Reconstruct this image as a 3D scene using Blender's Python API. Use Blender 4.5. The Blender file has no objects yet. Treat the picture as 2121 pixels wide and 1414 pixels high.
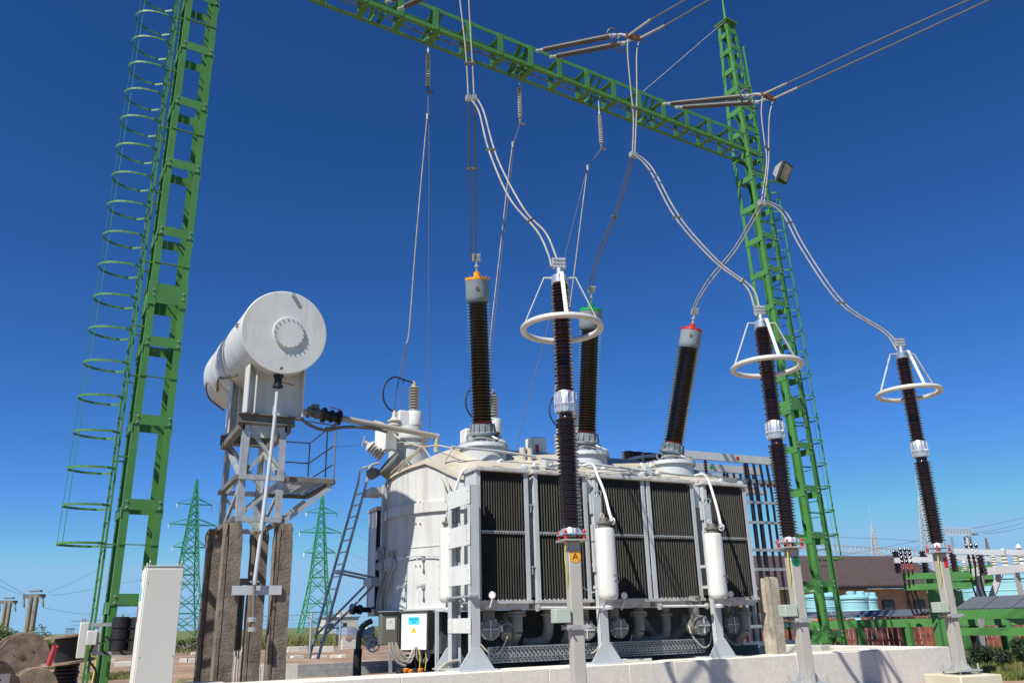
import bpy, math, random
from mathutils import Vector as V, Matrix, noise
random.seed(7)
S=bpy.context.scene; C=S.collection
PI=math.pi; R_=math.radians
# ---------------------------------------------------------------- camera
FPX,CX,CY=1700.,1060.5,707.; YAW,PIT,ROL=R_(27.6),R_(18.85),-0.026; EYE=V((0,0,1.6))
Fw=V((math.sin(YAW)*math.cos(PIT),math.cos(YAW)*math.cos(PIT),math.sin(PIT)))
r0=V((math.cos(YAW),-math.sin(YAW),0)); u0=r0.cross(Fw)
Rt=math.cos(ROL)*r0+math.sin(ROL)*u0; Up=math.cos(ROL)*u0-math.sin(ROL)*r0
cam=bpy.data.cameras.new('camera'); co=bpy.data.objects.new('camera',cam); C.objects.link(co)
m=Matrix((Rt,Up,-Fw)).transposed().to_4x4(); m.translation=EYE; co.matrix_world=m
cam.sensor_width=36; cam.lens=36*FPX/2121; cam.clip_start=.1; cam.clip_end=8000; S.camera=co
def at(x,y,X=None,Y=None,Z=None,d=None):
    """world point seen at photo position x,y on a given plane"""
    v=Fw+Rt*((x-CX)/FPX)-Up*((y-CY)/FPX)
    t=X/v.x if X is not None else Y/v.y if Y is not None else (Z-EYE.z)/v.z if Z is not None else d
    return EYE+v*t
GZ=.3   # ground level
# ---------------------------------------------------------------- light
L=V((2.05,1.12,-2.72)).normalized()
sun=bpy.data.lights.new('sun','SUN'); sun.energy=4.8; sun.angle=R_(.53); sun.color=(1,.94,.82)
so=bpy.data.objects.new('sun',sun); C.objects.link(so); so.rotation_euler=L.to_track_quat('-Z','Y').to_euler(); so.location=(-20,-10,40)
W=bpy.data.worlds.new('World'); S.world=W; W.use_nodes=True
nt=W.node_tree; bg=nt.nodes['Background']; sk=nt.nodes.new('ShaderNodeTexSky'); sk.sky_type='NISHITA'
sk.sun_disc=False; sk.sun_elevation=math.asin(-L.z); sk.sun_rotation=R_(244.5); sk.air_density=.75; sk.dust_density=0; sk.ozone_density=8; sk.altitude=0
hs=nt.nodes.new('ShaderNodeHueSaturation'); hs.inputs['Saturation'].default_value=1.13; hs.inputs['Hue'].default_value=.501; nt.links.new(sk.outputs[0],hs.inputs['Color']); dk=nt.nodes.new('ShaderNodeMix'); dk.data_type='RGBA'; dk.blend_type='DARKEN'; dk.inputs[0].default_value=1; dk.inputs[7].default_value=(2.95,5.6,8.5,1); gm=nt.nodes.new('ShaderNodeGamma'); gm.inputs[1].default_value=1.2; nt.links.new(hs.outputs[0],gm.inputs[0]); nt.links.new(gm.outputs[0],dk.inputs[6]); nt.links.new(dk.outputs[2],bg.inputs[0]); bg.inputs[1].default_value=.0705
S.view_settings.view_transform='Standard'; S.view_settings.look='None'; S.view_settings.exposure=.42; S.view_settings.gamma=1
# ---------------------------------------------------------------- materials
MATS={}
def mat(name,col,rough=.5,metal=0,var=.12,scale=2.5,bump=0,bscale=30,dirt=None,damt=.35,dscale=(3,3,.5),coat=0,spec=.5,col2=None):
    m=bpy.data.materials.new(name); m.use_nodes=True; n=m.node_tree.nodes; l=m.node_tree.links
    b=n['Principled BSDF']; b.inputs['Roughness'].default_value=rough; b.inputs['Metallic'].default_value=metal
    b.inputs['Specular IOR Level'].default_value=spec
    if coat: b.inputs['Coat Weight'].default_value=coat; b.inputs['Coat Roughness'].default_value=.08
    g=n.new('ShaderNodeNewGeometry')
    def nz(sc,det=4,vec=None):
        t=n.new('ShaderNodeTexNoise'); t.inputs['Scale'].default_value=sc; t.inputs['Detail'].default_value=det; t.inputs['Roughness'].default_value=.6
        l.new(vec or g.outputs['Position'],t.inputs['Vector']); return t
    def mix(f,a,b2):
        x=n.new('ShaderNodeMix'); x.data_type='RGBA'; l.new(f,x.inputs[0])
        for i,v in ((6,a),(7,b2)):
            if isinstance(v,tuple): x.inputs[i].default_value=(*v,1)
            else: l.new(v,x.inputs[i])
        return x.outputs[2]
    t=nz(scale); rp=n.new('ShaderNodeMapRange'); rp.inputs[1].default_value=.3; rp.inputs[2].default_value=.7; l.new(t.outputs[0],rp.inputs[0])
    c2=col2 or tuple(c*(1-var*2) for c in col); c1=col if col2 else tuple(min(1,c*(1+var*.5)) for c in col)
    out=mix(rp.outputs[0],c1,c2)
    if dirt:
        mp=n.new('ShaderNodeMapping'); mp.inputs['Scale'].default_value=dscale; l.new(g.outputs['Position'],mp.inputs[0])
        t2=nz(1.6,6,mp.outputs[0]); r2=n.new('ShaderNodeMapRange'); r2.inputs[1].default_value=.5; r2.inputs[2].default_value=.78; r2.inputs[4].default_value=damt
        l.new(t2.outputs[0],r2.inputs[0]); out=mix(r2.outputs[0],out,dirt)
    l.new(out,b.inputs['Base Color'])
    rr=n.new('ShaderNodeMapRange'); rr.inputs[3].default_value=max(.03,rough-.08); rr.inputs[4].default_value=min(1,rough+.1); l.new(t.outputs[0],rr.inputs[0]); l.new(rr.outputs[0],b.inputs['Roughness'])
    if bump:
        tb=nz(bscale,5); bp=n.new('ShaderNodeBump'); bp.inputs['Strength'].default_value=bump; bp.inputs['Distance'].default_value=.02; l.new(tb.outputs[0],bp.inputs['Height']); l.new(bp.outputs[0],b.inputs['Normal'])
    MATS[name]=m; return m
GREEN=mat('green_paint',(.070,.245,.058),.5,var=.12,scale=1.1,dirt=(.075,.15,.06),damt=.75,dscale=(5,5,1.2))
PYLON=mat('pylon_green',(.045,.27,.115),.5,var=.05)
WHITE=mat('white_paint',(.68,.70,.70),.4,var=.05,dirt=(.40,.35,.27),damt=.6,dscale=(4,4,.5))
TANKW=mat('tank_paint',(.60,.615,.62),.42,var=.05,scale=1.4,dirt=(.36,.28,.18),damt=.8,dscale=(3.5,3.5,.28))
CREAM=mat('dusty_cream_paint',(.54,.50,.42),.6,var=.12,scale=2,dirt=(.38,.29,.18),damt=.7,dscale=(3,3,3))
LGREY=mat('light_grey_paint',(.50,.53,.56),.4,var=.05,dirt=(.3,.28,.24),damt=.3)
HEADR=mat('rusting_header_paint',(.48,.49,.49),.5,var=.08,scale=4,dirt=(.26,.13,.07),damt=.8,dscale=(4,4,4)); PIPEG=mat('dusty_shaded_pipe_grey',(.20,.20,.195),.5,var=.12,scale=5,dirt=(.2,.17,.13),damt=.6,dscale=(3,3,2)); UNDER=mat('dark_and_shade_grey',(.07,.075,.08),.6,var=.15); TRAYG=mat('shaded_tray_steel',(.27,.29,.30),.5,.2,var=.15,scale=8)  # underbody, pipe and tray greys are darkened to stand in for shade
BGREY=mat('blue_grey_paint',(.22,.27,.30),.4,var=.06,dirt=(.3,.3,.28),damt=.3)
GALV=mat('galvanised_steel',(.50,.52,.53),.42,.35,var=.16,scale=9,dirt=(.3,.29,.27),damt=.3)
DSTEEL=mat('weathered_steel',(.20,.19,.17),.55,.2,var=.2,scale=6,dirt=(.22,.13,.07),damt=.5,dscale=(4,4,2))
ALU=mat('cast_aluminium',(.72,.73,.74),.3,.75,var=.08,scale=8)
RINGM=mat('ring_aluminium',(.74,.72,.68),.38,.25,var=.05)
PORCH=mat('dark_brown_porcelain',(.020,.0065,.0045),.14,var=.15,coat=.6); PORC=mat('brown_porcelain',(.032,.009,.006),.16,var=.15,coat=.6)
PORCW=mat('white_porcelain',(.62,.60,.52),.2,var=.08,coat=.4)
PORCG=mat('grey_porcelain',(.38,.36,.29),.25,var=.08,coat=.3)
FIN=mat('radiator_fin',(.047,.046,.042),.55,var=.15,scale=4,dirt=(.09,.085,.07),damt=.5,dscale=(6,6,.6))
BLACK=mat('black_rubber',(.012,.012,.013),.5,var=.1)
CABLE=mat('black_cable',(.010,.011,.016),.35,var=.1)
BEIGE=mat('beige_conduit',(.42,.39,.33),.5,var=.08)
WIRE=mat('bright_conductor',(.40,.38,.35),.6,.0,var=.15,scale=6,spec=.2)
WIRED=mat('dull_conductor',(.20,.19,.18),.5,.5,var=.1)
WIRET=mat('distant_wire',(.12,.12,.12),.6,var=.1)
CONC=mat('cast_concrete',(.74,.722,.66),.85,var=.07,scale=16,bump=.3,bscale=60,dirt=(.55,.52,.46),damt=.4,dscale=(1.2,1.2,.5))
OLDC=mat('old_concrete',(.205,.162,.125),.9,var=.2,scale=5,bump=.9,bscale=22,dirt=(.36,.33,.29),damt=.5,dscale=(3,3,1.4))
WBLK=mat('pale_concrete',(.58,.56,.51),.85,var=.1,scale=2,bump=.2)
CAB=mat('cabinet_paint',(.60,.61,.57),.38,var=.02,scale=1,dirt=(.5,.48,.42),damt=.15)
YEL=mat('amber_plastic',(.80,.36,.02),.35,var=.04); REDM=mat('red_plastic',(.50,.022,.02),.35,var=.06); GRNP=mat('green_plastic',(.01,.42,.09),.35,var=.05)
DGRN=mat('dark_green_plate',(.0,.16,.07),.4,var=.05)
INK=mat('black_ink',(.02,.015,.01),.5,var=0); GINK=mat('grey_ink',(.22,.22,.25),.6,var=0); CYAN=mat('cyan_label',(.03,.60,.85),.5,var=.02); LABW=mat('paper_label',(.8,.8,.78),.6,var=.02); INKB=mat('blue_ink',(.01,.12,.22),.5,var=0)
SIGNY=mat('warning_yellow',(.80,.58,.03),.5,var=.03); ORANGE=mat('orange_plastic',(.85,.25,.02),.45,var=.05)
OLIVE=mat('dark_olive_grey',(.16,.155,.125),.4,var=.06); DWHITE=mat('door_white',(.80,.80,.76),.4,var=.02)  # dark olive grey for control box bodies, a hood and one door
GLASS=mat('lamp_glass',(.50,.45,.34),.12,var=.3,scale=4); WINDG=mat('window_glass',(.03,.04,.05),.08,var=.3)
WOODR=mat('reel_wood',(.34,.26,.18),.8,var=.3,scale=4,bump=.4,dirt=(.22,.20,.17),damt=.7,dscale=(1,1,9))
POLEC=mat('pole_concrete',(.28,.235,.18),.9,var=.1)
FENCER=mat('red_brown_picket',(.20,.055,.04),.75,var=.3,scale=6,dirt=(.34,.17,.12),damt=.5)
ROOF=mat('brown_roof_tile',(.115,.078,.070),.6,var=.12,scale=3); BRICK=mat('tan_brick',(.48,.29,.155),.85,var=.12,scale=2)
TANKB=mat('turquoise_paint',(.27,.55,.62),.5,var=.06,scale=1); YWALL=mat('yellow_render',(.70,.46,.20),.8,var=.05)
TRAYC=mat('slate_cover',(.10,.115,.15),.6,var=.1); TRUSS=mat('pale_lattice',(.55,.56,.58),.5,.2,var=.08)
GRASSM=mat('grass_blade',(.085,.13,.025),.7,var=.3,scale=1.5,col2=(.20,.19,.06)); LEAF=mat('leaf',(.045,.095,.018),.6,var=.3,scale=3,col2=(.09,.15,.03)); DLEAF=mat('dark_leaf',(.02,.045,.012),.6,var=.3,scale=3)
SOIL=mat('reddish_soil',(.36,.235,.155),.95,var=.3,scale=.6,bump=.6,bscale=6,dirt=(.42,.36,.28),damt=.6,dscale=(.6,.6,.6))
FIELD=mat('grass_field',(.09,.13,.03),.95,var=.3,scale=.12,col2=(.16,.17,.06),bump=.4,bscale=5)
REDT=mat('pink_red_tube',(.55,.07,.10),.5,var=.05); BRASS=mat('rusty_brass',(.19,.10,.055),.5,.3,var=.2,scale=12); GRV=mat('grey_gravel',(.28,.27,.25),.9,var=.35,scale=25,bump=1,bscale=40)
# roof and brick get courses
def courses(m,scale,axis_z=True,dark=.6,kind='BRICK'):
    n=m.node_tree.nodes; l=m.node_tree.links; b=n['Principled BSDF']; old=b.inputs['Base Color'].links[0].from_socket
    g=n.new('ShaderNodeTexCoord'); mp=n.new('ShaderNodeMapping'); l.new(g.outputs['UV'],mp.inputs[0]); mp.inputs['Scale'].default_value=scale
    t=n.new('ShaderNodeTexBrick'); t.inputs['Color1'].default_value=(1,1,1,1); t.inputs['Color2'].default_value=(.86,.86,.86,1); t.inputs['Mortar'].default_value=(dark,dark,dark,1); t.inputs['Scale'].default_value=1; t.inputs['Mortar Size'].default_value=.03
    l.new(mp.outputs[0],t.inputs['Vector']); x=n.new('ShaderNodeMix'); x.data_type='RGBA'; x.blend_type='MULTIPLY'; x.inputs[0].default_value=1
    l.new(old,x.inputs[6]); l.new(t.outputs[0],x.inputs[7]); l.new(x.outputs[2],b.inputs['Base Color'])
courses(ROOF,(1.2,2.6,1),dark=.45); courses(BRICK,(2.2,3.2,1),dark=.75)
# ---------------------------------------------------------------- mesh builder
def wloc(o):
    p=V((0,0,0))
    while o: p+=o.location; o=o.parent
    return p
def T(name,label,cat,loc=(0,0,0),group=None,kind=None):
    o=bpy.data.objects.new(name,None); C.objects.link(o); o.location=V(loc); o.empty_display_size=.2
    return tag(o,label,cat,group,kind)
def tag(o,label=None,cat=None,group=None,kind=None):
    for k,v in (('label',label),('category',cat),('group',group),('kind',kind)):
        if v: o[k]=v
    return o
def frame(d,up=V((0,0,1))):
    d=V(d).normalized()
    if abs(d.dot(up))>.98: up=V((0,1,0)) if abs(d.y)<.9 else V((1,0,0))
    x=up.cross(d).normalized(); return x,d.cross(x),d
class MB:
    def __init__(s): s.v=[]; s.f=[]; s.uv={}
    def add(s,vs,fs):
        k=len(s.v); s.v+=[V(p) for p in vs]; s.f+=[tuple(i+k for i in f) for f in fs]; return s
    def box(s,c,sz,ax=None):
        c=V(c); x,y,z=ax or (V((1,0,0)),V((0,1,0)),V((0,0,1))); a,b,d=(q/2 for q in sz)
        vs=[c+x*(i*a)+y*(j*b)+z*(k*d) for i in(-1,1) for j in(-1,1) for k in(-1,1)]
        return s.add(vs,[(0,1,3,2),(4,6,7,5),(0,4,5,1),(2,3,7,6),(0,2,6,4),(1,5,7,3)])
    def bb(s,x0,x1,y0,y1,z0,z1): return s.box(((x0+x1)/2,(y0+y1)/2,(z0+z1)/2),(abs(x1-x0),abs(y1-y0),abs(z1-z0)))
    def bar(s,p,q,w,h,up=V((0,0,1))):
        p,q=V(p),V(q); x,y,z=frame(q-p,up); return s.box((p+q)/2,(w,h,(q-p).length),(x,y,z))
    def ang(s,p,q,w,t,da,db):
        """L angle: two flanges from the edge p-q, along da and db"""
        p,q,da,db=V(p),V(q),V(da),V(db); d=(q-p).normalized(); l=(q-p).length; mid=(p+q)/2
        s.box(mid+da*w/2+db*t/2,(w,t,l),(da,db,d)); s.box(mid+db*(w+t)/2+da*t/2,(t,w-t,l),(da,db,d)); return s
    def lathe(s,prof,o=(0,0,0),d=(0,0,1),n=24,cap=True):
        o=V(o); x,y,z=frame(d); vs=[]; fs=[]
        for r,h in prof:
            for i in range(n):
                a=2*PI*i/n; vs.append(o+z*h+x*(r*math.cos(a))+y*(r*math.sin(a)))
        m=len(prof)
        for j in range(m-1):
            for i in range(n): fs.append((j*n+i,j*n+(i+1)%n,(j+1)*n+(i+1)%n,(j+1)*n+i))
        if cap: fs.append(tuple(range(n-1,-1,-1))); fs.append(tuple(range((m-1)*n,m*n)))
        return s.add(vs,fs)
    def cyl(s,p,q,r,r2=None,n=16):
        p,q=V(p),V(q); return s.lathe([(r,0),(r if r2 is None else r2,(q-p).length)],p,q-p,n)
    def tube(s,pts,r,n=8,sm=0,closed=False):
        pts=[V(p) for p in pts]
        if sm: pts=crom(pts,sm,closed)
        m=len(pts); vs=[]; fs=[]; px=None
        for i,p in enumerate(pts):
            d=(pts[(i+1)%m]-pts[i-1]) if closed or 0<i<m-1 else (pts[1]-p if i==0 else p-pts[i-1])
            d.normalize()
            if px is None: px,_,_=frame(d)
            px=(px-d*px.dot(d)).normalized(); py=d.cross(px)
            for k in range(n):
                a=2*PI*k/n; vs.append(p+px*(r*math.cos(a))+py*(r*math.sin(a)))
        for i in range(m if closed else m-1):
            j=(i+1)%m
            for k in range(n): fs.append((i*n+k,i*n+(k+1)%n,j*n+(k+1)%n,j*n+k))
        if not closed: fs.append(tuple(range(n-1,-1,-1))); fs.append(tuple(range((m-1)*n,m*n)))
        return s.add(vs,fs)
    def prism(s,pts,o,x,y,z,t):
        """polygon in the x,y frame, extruded t along z"""
        o,x,y,z=V(o),V(x),V(y),V(z); n=len(pts)
        vs=[o+x*a+y*b for a,b in pts]+[o+x*a+y*b+z*t for a,b in pts]
        return s.add(vs,[tuple(range(n-1,-1,-1)),tuple(range(n,2*n))]+[(i,(i+1)%n,n+(i+1)%n,n+i) for i in range(n)])
    def torus(s,c,ax,Rr,r,n=48,m=12):
        x,y,z=frame(ax); c=V(c)
        return s.tube([c+x*(Rr*math.cos(2*PI*i/n))+y*(Rr*math.sin(2*PI*i/n)) for i in range(n)],r,m,closed=True)
    def o(s,name,ma,parent=None,ang=35,bev=0,loc=None):
        me=bpy.data.meshes.new(name); off=wloc(parent) if parent else V(loc) if loc is not None else V((0,0,0))
        me.from_pydata([tuple(p-off) for p in s.v],[],s.f); me.materials.append(ma)
        me.polygons.foreach_set('use_smooth',[True]*len(me.polygons)); me.set_sharp_from_angle(angle=R_(ang)); me.update()
        ob=bpy.data.objects.new(name,me); C.objects.link(ob)
        if parent: ob.parent=parent
        else: ob.location=off
        if bev:
            b=ob.modifiers.new('bevel','BEVEL'); b.width=bev; b.segments=2; b.limit_method='ANGLE'; b.angle_limit=R_(40)
        return ob
def crom(p,k,closed=False):
    out=[]; n=len(p)
    for i in range(n if closed else n-1):
        a,b,c,d=(p[(i-1)%n],p[i],p[(i+1)%n],p[(i+2)%n]) if closed else (p[max(i-1,0)],p[i],p[i+1],p[min(i+2,n-1)])
        for j in range(k):
            t=j/k; out.append(.5*((2*b)+(c-a)*t+(2*a-5*b+4*c-d)*t*t+(3*b-a-3*c+d)*t**3))
    if not closed: out.append(p[-1])
    return out
def path(pp,y0,y1):
    """photo points of a hanging line whose depth runs evenly from plane y0 to plane y1"""
    ls=[0]
    for a,b in zip(pp,pp[1:]): ls.append(ls[-1]+math.hypot(a[0]-b[0],a[1]-b[1]))
    return [at(p[0],p[1],Y=y0+(y1-y0)*t/ls[-1]) for p,t in zip(pp,ls)]
def text(st,size,loc,x,y,ma,parent,name='lettering',ext=.001):
    cu=bpy.data.curves.new(name,'FONT'); cu.body=st; cu.size=size; cu.align_x='CENTER'; cu.align_y='CENTER'; cu.extrude=ext
    tmp=bpy.data.objects.new('tmp',cu); C.objects.link(tmp); dg=bpy.context.evaluated_depsgraph_get(); dg.update()
    me=bpy.data.meshes.new_from_object(tmp.evaluated_get(dg)); bpy.data.objects.remove(tmp); me.materials.clear(); me.materials.append(ma); me.name=name
    ob=bpy.data.objects.new(name,me); C.objects.link(ob); x,y=V(x).normalized(),V(y).normalized(); z=x.cross(y)
    mm=Matrix((x,y,z)).transposed().to_4x4(); off=wloc(parent); mm.translation=V(loc)-off; ob.parent=parent; ob.matrix_local=mm; return ob
def sheds(n,h0,h1,rc,rs,alt=0):
    pr=[]; st=(h1-h0)/n
    for i in range(n):
        z=h0+i*st; r=rs-(alt if i%2 else 0)
        pr+=[(rc,z),(rc,z+st*.30),(r,z+st*.40),(r,z+st*.52),(rc+(r-rc)*.35,z+st*.80)]
    return pr+[(rc,h1)]
X_,Y_,Z_=V((1,0,0)),V((0,1,0)),V((0,0,1))
# ================================================================ portal gantry
KG=1.05; GA=R_(5.2); E1=V((math.cos(GA),math.sin(GA),0)); E2=V((-math.sin(GA),math.cos(GA),0))
def tower(label,fl,s,lean,ztop,ztap,stop,zs,ladder,hz,splice):
    t=T('gantry_tower',label,'lattice tower',V(fl)+E1*s/2+E2*s/2,'green portal towers')
    base=V(fl)+E1*s/2+E2*s/2
    def sz(z): return s if z<ztap else s+(stop-s)*(z-ztap)/(ztop-ztap)
    def cen(z): return V((base.x+lean*(z-GZ)/14.,base.y,z))
    def cor(i,j,z): return cen(z)+E1*((i-.5)*sz(z))+E2*((j-.5)*sz(z))
    for i in (0,1):
        for j in (0,1):
            da=E1*(1-2*i); db=E2*(1-2*j); b=MB()
            cuts=[GZ-.1,ztap,ztop]
            for a,c in zip(cuts,cuts[1:]): b.ang(cor(i,j,a),cor(i,j,c),.11,.012,da,db)
            b.o('corner_post',GREEN,t)
    for k,z in enumerate(zs):
        big=.36 if z in splice else .17
        for (a,c,nrm) in (((0,0),(1,0),-E2),((0,1),(1,1),E2),((0,0),(0,1),-E1),((1,0),(1,1),E1)):
            dz=-.12 if a[0]==c[0] else 0
            p,q=cor(*a,z+dz)+nrm*.006,cor(*c,z+dz)+nrm*.006
            MB().box((p+q)/2,((q-p).length+.02*(a[0]==c[0]),.012,big),((q-p).normalized(),nrm,Z_)).o('batten',GREEN,t)
    for z in splice:     # bolted doubler sleeve
        for i in (0,1):
            for j in (0,1):
                p=cor(i,j,z)+E1*(.016*(2*i-1))+E2*(.016*(2*j-1))
                MB().ang(p-Z_*.22,p+Z_*.22,.13,.010,E1*(1-2*i),E2*(1-2*j)).o('splice_plate',GREEN,t)
    for z in zs:
        if z>ztop-.5: continue
        for i in (0,1):
            for dz in (-.05,.05):
                q=cor(i,0,z)+E1*(.055*(1-2*i))-E2*(.012)+Z_*dz; MB().cyl(q+E2*.012,q-E2*.018,.016,n=6).o('bolt',GALV,t)
    b=MB().box(cen(ztop)+Z_*.02,(stop+.16,stop+.16,.04),(E1,E2,Z_)); b.o('cap_plate',GREEN,t)
    MB().lathe([(.05,0),(.04,.3),(.012,1.6)],cen(ztop)+Z_*.04,n=8).o('lightning_rod',GREEN,t)
    # caged ladder on the outer side (sd=-1 left, +1 right)
    sd=ladder; off=.17; lw=.46
    lad=MB(); 
    def lp(z,y,o): return cen(z)+E1*(sd*(sz(z)/2+off+o))+E2*y
    for y in (-lw/2,lw/2): lad.bar(lp(GZ+.2,y,0),lp(ztop-.8,y,0),.06,.03,E1)
    L0=lad.o('ladder',GREEN,t)
    z=GZ+.4
    while z<ztop-1: 
        MB().tube([lp(z,-lw/2,0),lp(z,lw/2,0)],.012,6).o('rung',GREEN,L0); z+=.42
    for z in hz:
        n=14; pts=[lp(z,-lw/2,0)]+[lp(z,-math.cos(PI*i/n)*.33,(.12+(.53 if sd<0 else .42)*math.sin(PI*i/n)**.8)) for i in range(n+1)]+[lp(z,lw/2,0)]
        h=MB()
        for p,q in zip(pts,pts[1:]): h.bar(p,q,.010,.036,Z_)
        h.o('cage_hoop',GREEN,L0)
    for a in ((1.05,.30),(PI/2,.535)):
        y=-math.cos(a[0])*.32; o=.12+(.53 if sd<0 else .42)*math.sin(a[0])**.8-.012
        MB().bar(lp(hz[0],y,o),lp(hz[-1],y,o),*((.045,.008) if y<-.05 else (.008,.004)),E1 if a[1]<.4 else E2).o('cage_strap',GREEN,L0)
    for k,z in enumerate([z for z in zs if z<ztop-1]):
        for y in (-lw/2,lw/2): MB().bar(lp(z-.62,y,0),lp(z-.62,y,-off-.02),.05,.02).o('ladder_bracket',GREEN,t)
        if k%2: MB().box(cen(z-.62)-E2*(sz(z)/2-.012),(sz(z)-.02,.05,.012),(E1,E2,Z_)).o('tie_bar',GREEN,t)
    return t,cor
def kz(z): return 1.6+(z-1.6)*KG
zl=[2.05,3.42,4.73,6.02,6.85,7.98,9.28,10.55,11.74,12.9,14.1,15.2,16.1,17.0,17.9]
TL,corL=tower('green lattice gantry tower at left with caged ladder on its left side',(.51*KG,13.7*KG,GZ),.57*KG,0,kz(18.8),kz(14.6),.4*KG,[kz(z) for z in zl],-1,[kz(2.84+.552*i) for i in range(27)],[kz(6.85)])
zr=[1.15,2.3,3.45,4.6,5.7,6.8,7.6,8.6,9.6,10.6,11.6,12.6,13.5,14.25,15.0,15.75,16.5,17.2,17.9,18.5]
TR,corR=tower('green lattice gantry tower with pointed peak and floodlight, behind the second arrester',(16.13*KG,15.02*KG,GZ),.60*KG,-.48,kz(18.85),kz(14.9),.36*KG,[kz(z) for z in zr],1,[kz(2.9+.6*i) for i in range(18)],[kz(6.8)])
# beam
BZ0,BZ1,BS=kz(14.24),kz(14.84),.62; BZM=(BZ0+BZ1)/2
def bp(u,j,z): return corL(1,0,BZM)+E1*u+E2*(j*BS)+Z_*(z-BZM)
UL=(corR(0,0,BZM)-corL(1,0,BZM)).dot(E1)+.55
BM=T('gantry_beam','long green lattice beam spanning between the two gantry towers at the top','lattice beam',bp(UL/2,.5,BZ0))
for j in (0,1):
    for z in (BZ0,BZ1): MB().ang(bp(-.5,j,z),bp(UL,j,z),.10,.012,E2*(1-2*j),Z_*(1 if z==BZ0 else -1)).o('chord',GREEN,BM)
u=.35; k=0
while u<UL-.3:
    for j in (0,1): MB().box(bp(u+.16*j,j,(BZ0+BZ1)/2)-E2*(.006*(1-2*j)),(.15,.012,BZ1-BZ0),(E1,E2,Z_)).o('batten',GREEN,BM)
    for z in (BZ0,BZ1): MB().box(bp(u+.08,.5,z)+Z_*(.006*(1 if z==BZ1 else -1)),(.15,BS,.012),(E1,E2,Z_)).o('batten',GREEN,BM)
    u+=.90; k+=1
MB().tube([bp(UL*i/14,.55,BZ0+.10-.05*math.sin(i*1.9)) for i in range(15)],.02,6).o('slung_cable',WIRED,BM)
def uat(p): return (p-corL(1,0,BZM)).dot(E1)
def bracket(u,j=0):
    b=MB()
    for du in (-.11,.11):
        b.bar(bp(u+du,0,BZ0+.03),bp(u+du,1,BZ0+.03),.012,.08).bar(bp(u+du,.05,BZ1-.05),bp(u+du,.95,BZ0+.1),.012,.08,E1)
    b.o('hanger_bracket',GREEN,BM)
# earth wire
pk=corR(0,0,kz(18.85)); en=bp((at(1338,172,Y=14.6*KG)-corL(1,0,BZM)).dot(E1),.2,BZ1)
tag(MB().tube([pk,en],.012,6).o('earth_wire',WIRE,loc=en),'thin pale earth wire sloping from the tower peak down to the beam','wire')
# ---------------------------------------------------------------- strain insulators with their bus conductors
def strain(side,wl,pa,na,pb,nb,ring,nodeA,nodeB,outA,outB,ya=14.55,yn=11.2):
    t=T('strain_insulator',f'{side}','insulator',at(*pa,Y=ya),'twin strain insulators between beam and bus conductors')
    for p,n in ((pa,na),(pb,nb)):
        A=at(*p,Y=ya); N=at(*n,Y=yn+.35); d=N-A; l=d.length
        MB().lathe([(.03,0),(.045,.02),(.03,.22),(.045,.25),(.03,.40)],A,d,10).o('end_fitting',GALV,t)
        MB().lathe(sheds(46,.4,l-.12,.045,.062),A,d,14).o('insulator_rod',DSTEEL if 0 else PORCD,t)
        MB().lathe([(.04,l-.14),(.055,l-.08),(.03,l+.1)],A,d,10).o('end_fitting',GALV,t)
        c=N-d.normalized()*.06; x,y,z=frame(d)
        MB().tube([c+x*(.15*math.cos(q))+y*(.15*math.sin(q)) for q in [.5+i*.28 for i in range(20)]],.016,8).o('arcing_ring',DSTEEL,t)
    P=[at(*q,Y=yn) for q in (nodeA,nodeB)]
    yk=MB().box((P[0]+P[1])/2,(.05,(P[0]-P[1]).length+.08,.12),((P[1]-P[0]).normalized().cross(Z_).normalized(),(P[1]-P[0]).normalized(),Z_)); yk.o('yoke_plate',BRASS,t)
    for n,q in ((na,P[0]),(nb,P[1])):
        A=at(*n,Y=yn+.35); MB().tube([A,(A+q)/2+Z_*.03,q],.028,6).o('link_chain',GALV,t)
    c=T('bus_conductor','twin bus wires leading up and right from the '+wl,'wire',P[0],'twin bus conductors')
    for p0,outs in ((P[0],outA),(P[1],outB)):
        pts=[p0]+[at(x,y,Z=p0.z+.12*(i+1)) for i,(x,y) in enumerate(outs)]
        e=pts[-1]+(pts[-1]-pts[-2]).normalized()*14; pts.append(e)
        MB().tube(pts,.017,6).o('wire',WIRED,c)
        MB().tube([p0-(pts[1]-p0)*.05,p0+(pts[1]-p0).normalized()*.55],.026,8).o('dead_end_clamp',WIRE,c)
    return P
PORCD=mat('grey_brown_porcelain',(.080,.070,.066),.35,var=.1)
N2=strain('twin brown strain insulators on the middle of the beam, above the green capped bushing','strain insulators mid beam',(1112,106),(1272,74),(1140,119),(1292,90),0,(1301,75),(1325,80),[(1345,43),(1420,0)],[(1380,52),(1470,0)])
N3=strain('twin brown strain insulators crossing in front of the right gantry tower','strain insulators by the right tower',(1374,216),(1548,199),(1400,223),(1568,212),0,(1580,196),(1602,205),[(1680,150),(1790,97),(2008,0)],[(1740,142),(1860,88),(2050,0)])
N1=strain('twin brown strain insulators at the top edge near the left end of the beam','strain insulators at the top edge',(800,6),(945,-60),(826,20),(965,-45),0,(946,-55),(970,-50),[(990,-90),(1060,-140)],[(1020,-90),(1090,-140)])
for px,py in ((790,20),(1100,112),(1385,219)):
    u=uat(at(px,py,Y=14.2*KG))
    bracket(u)
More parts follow.
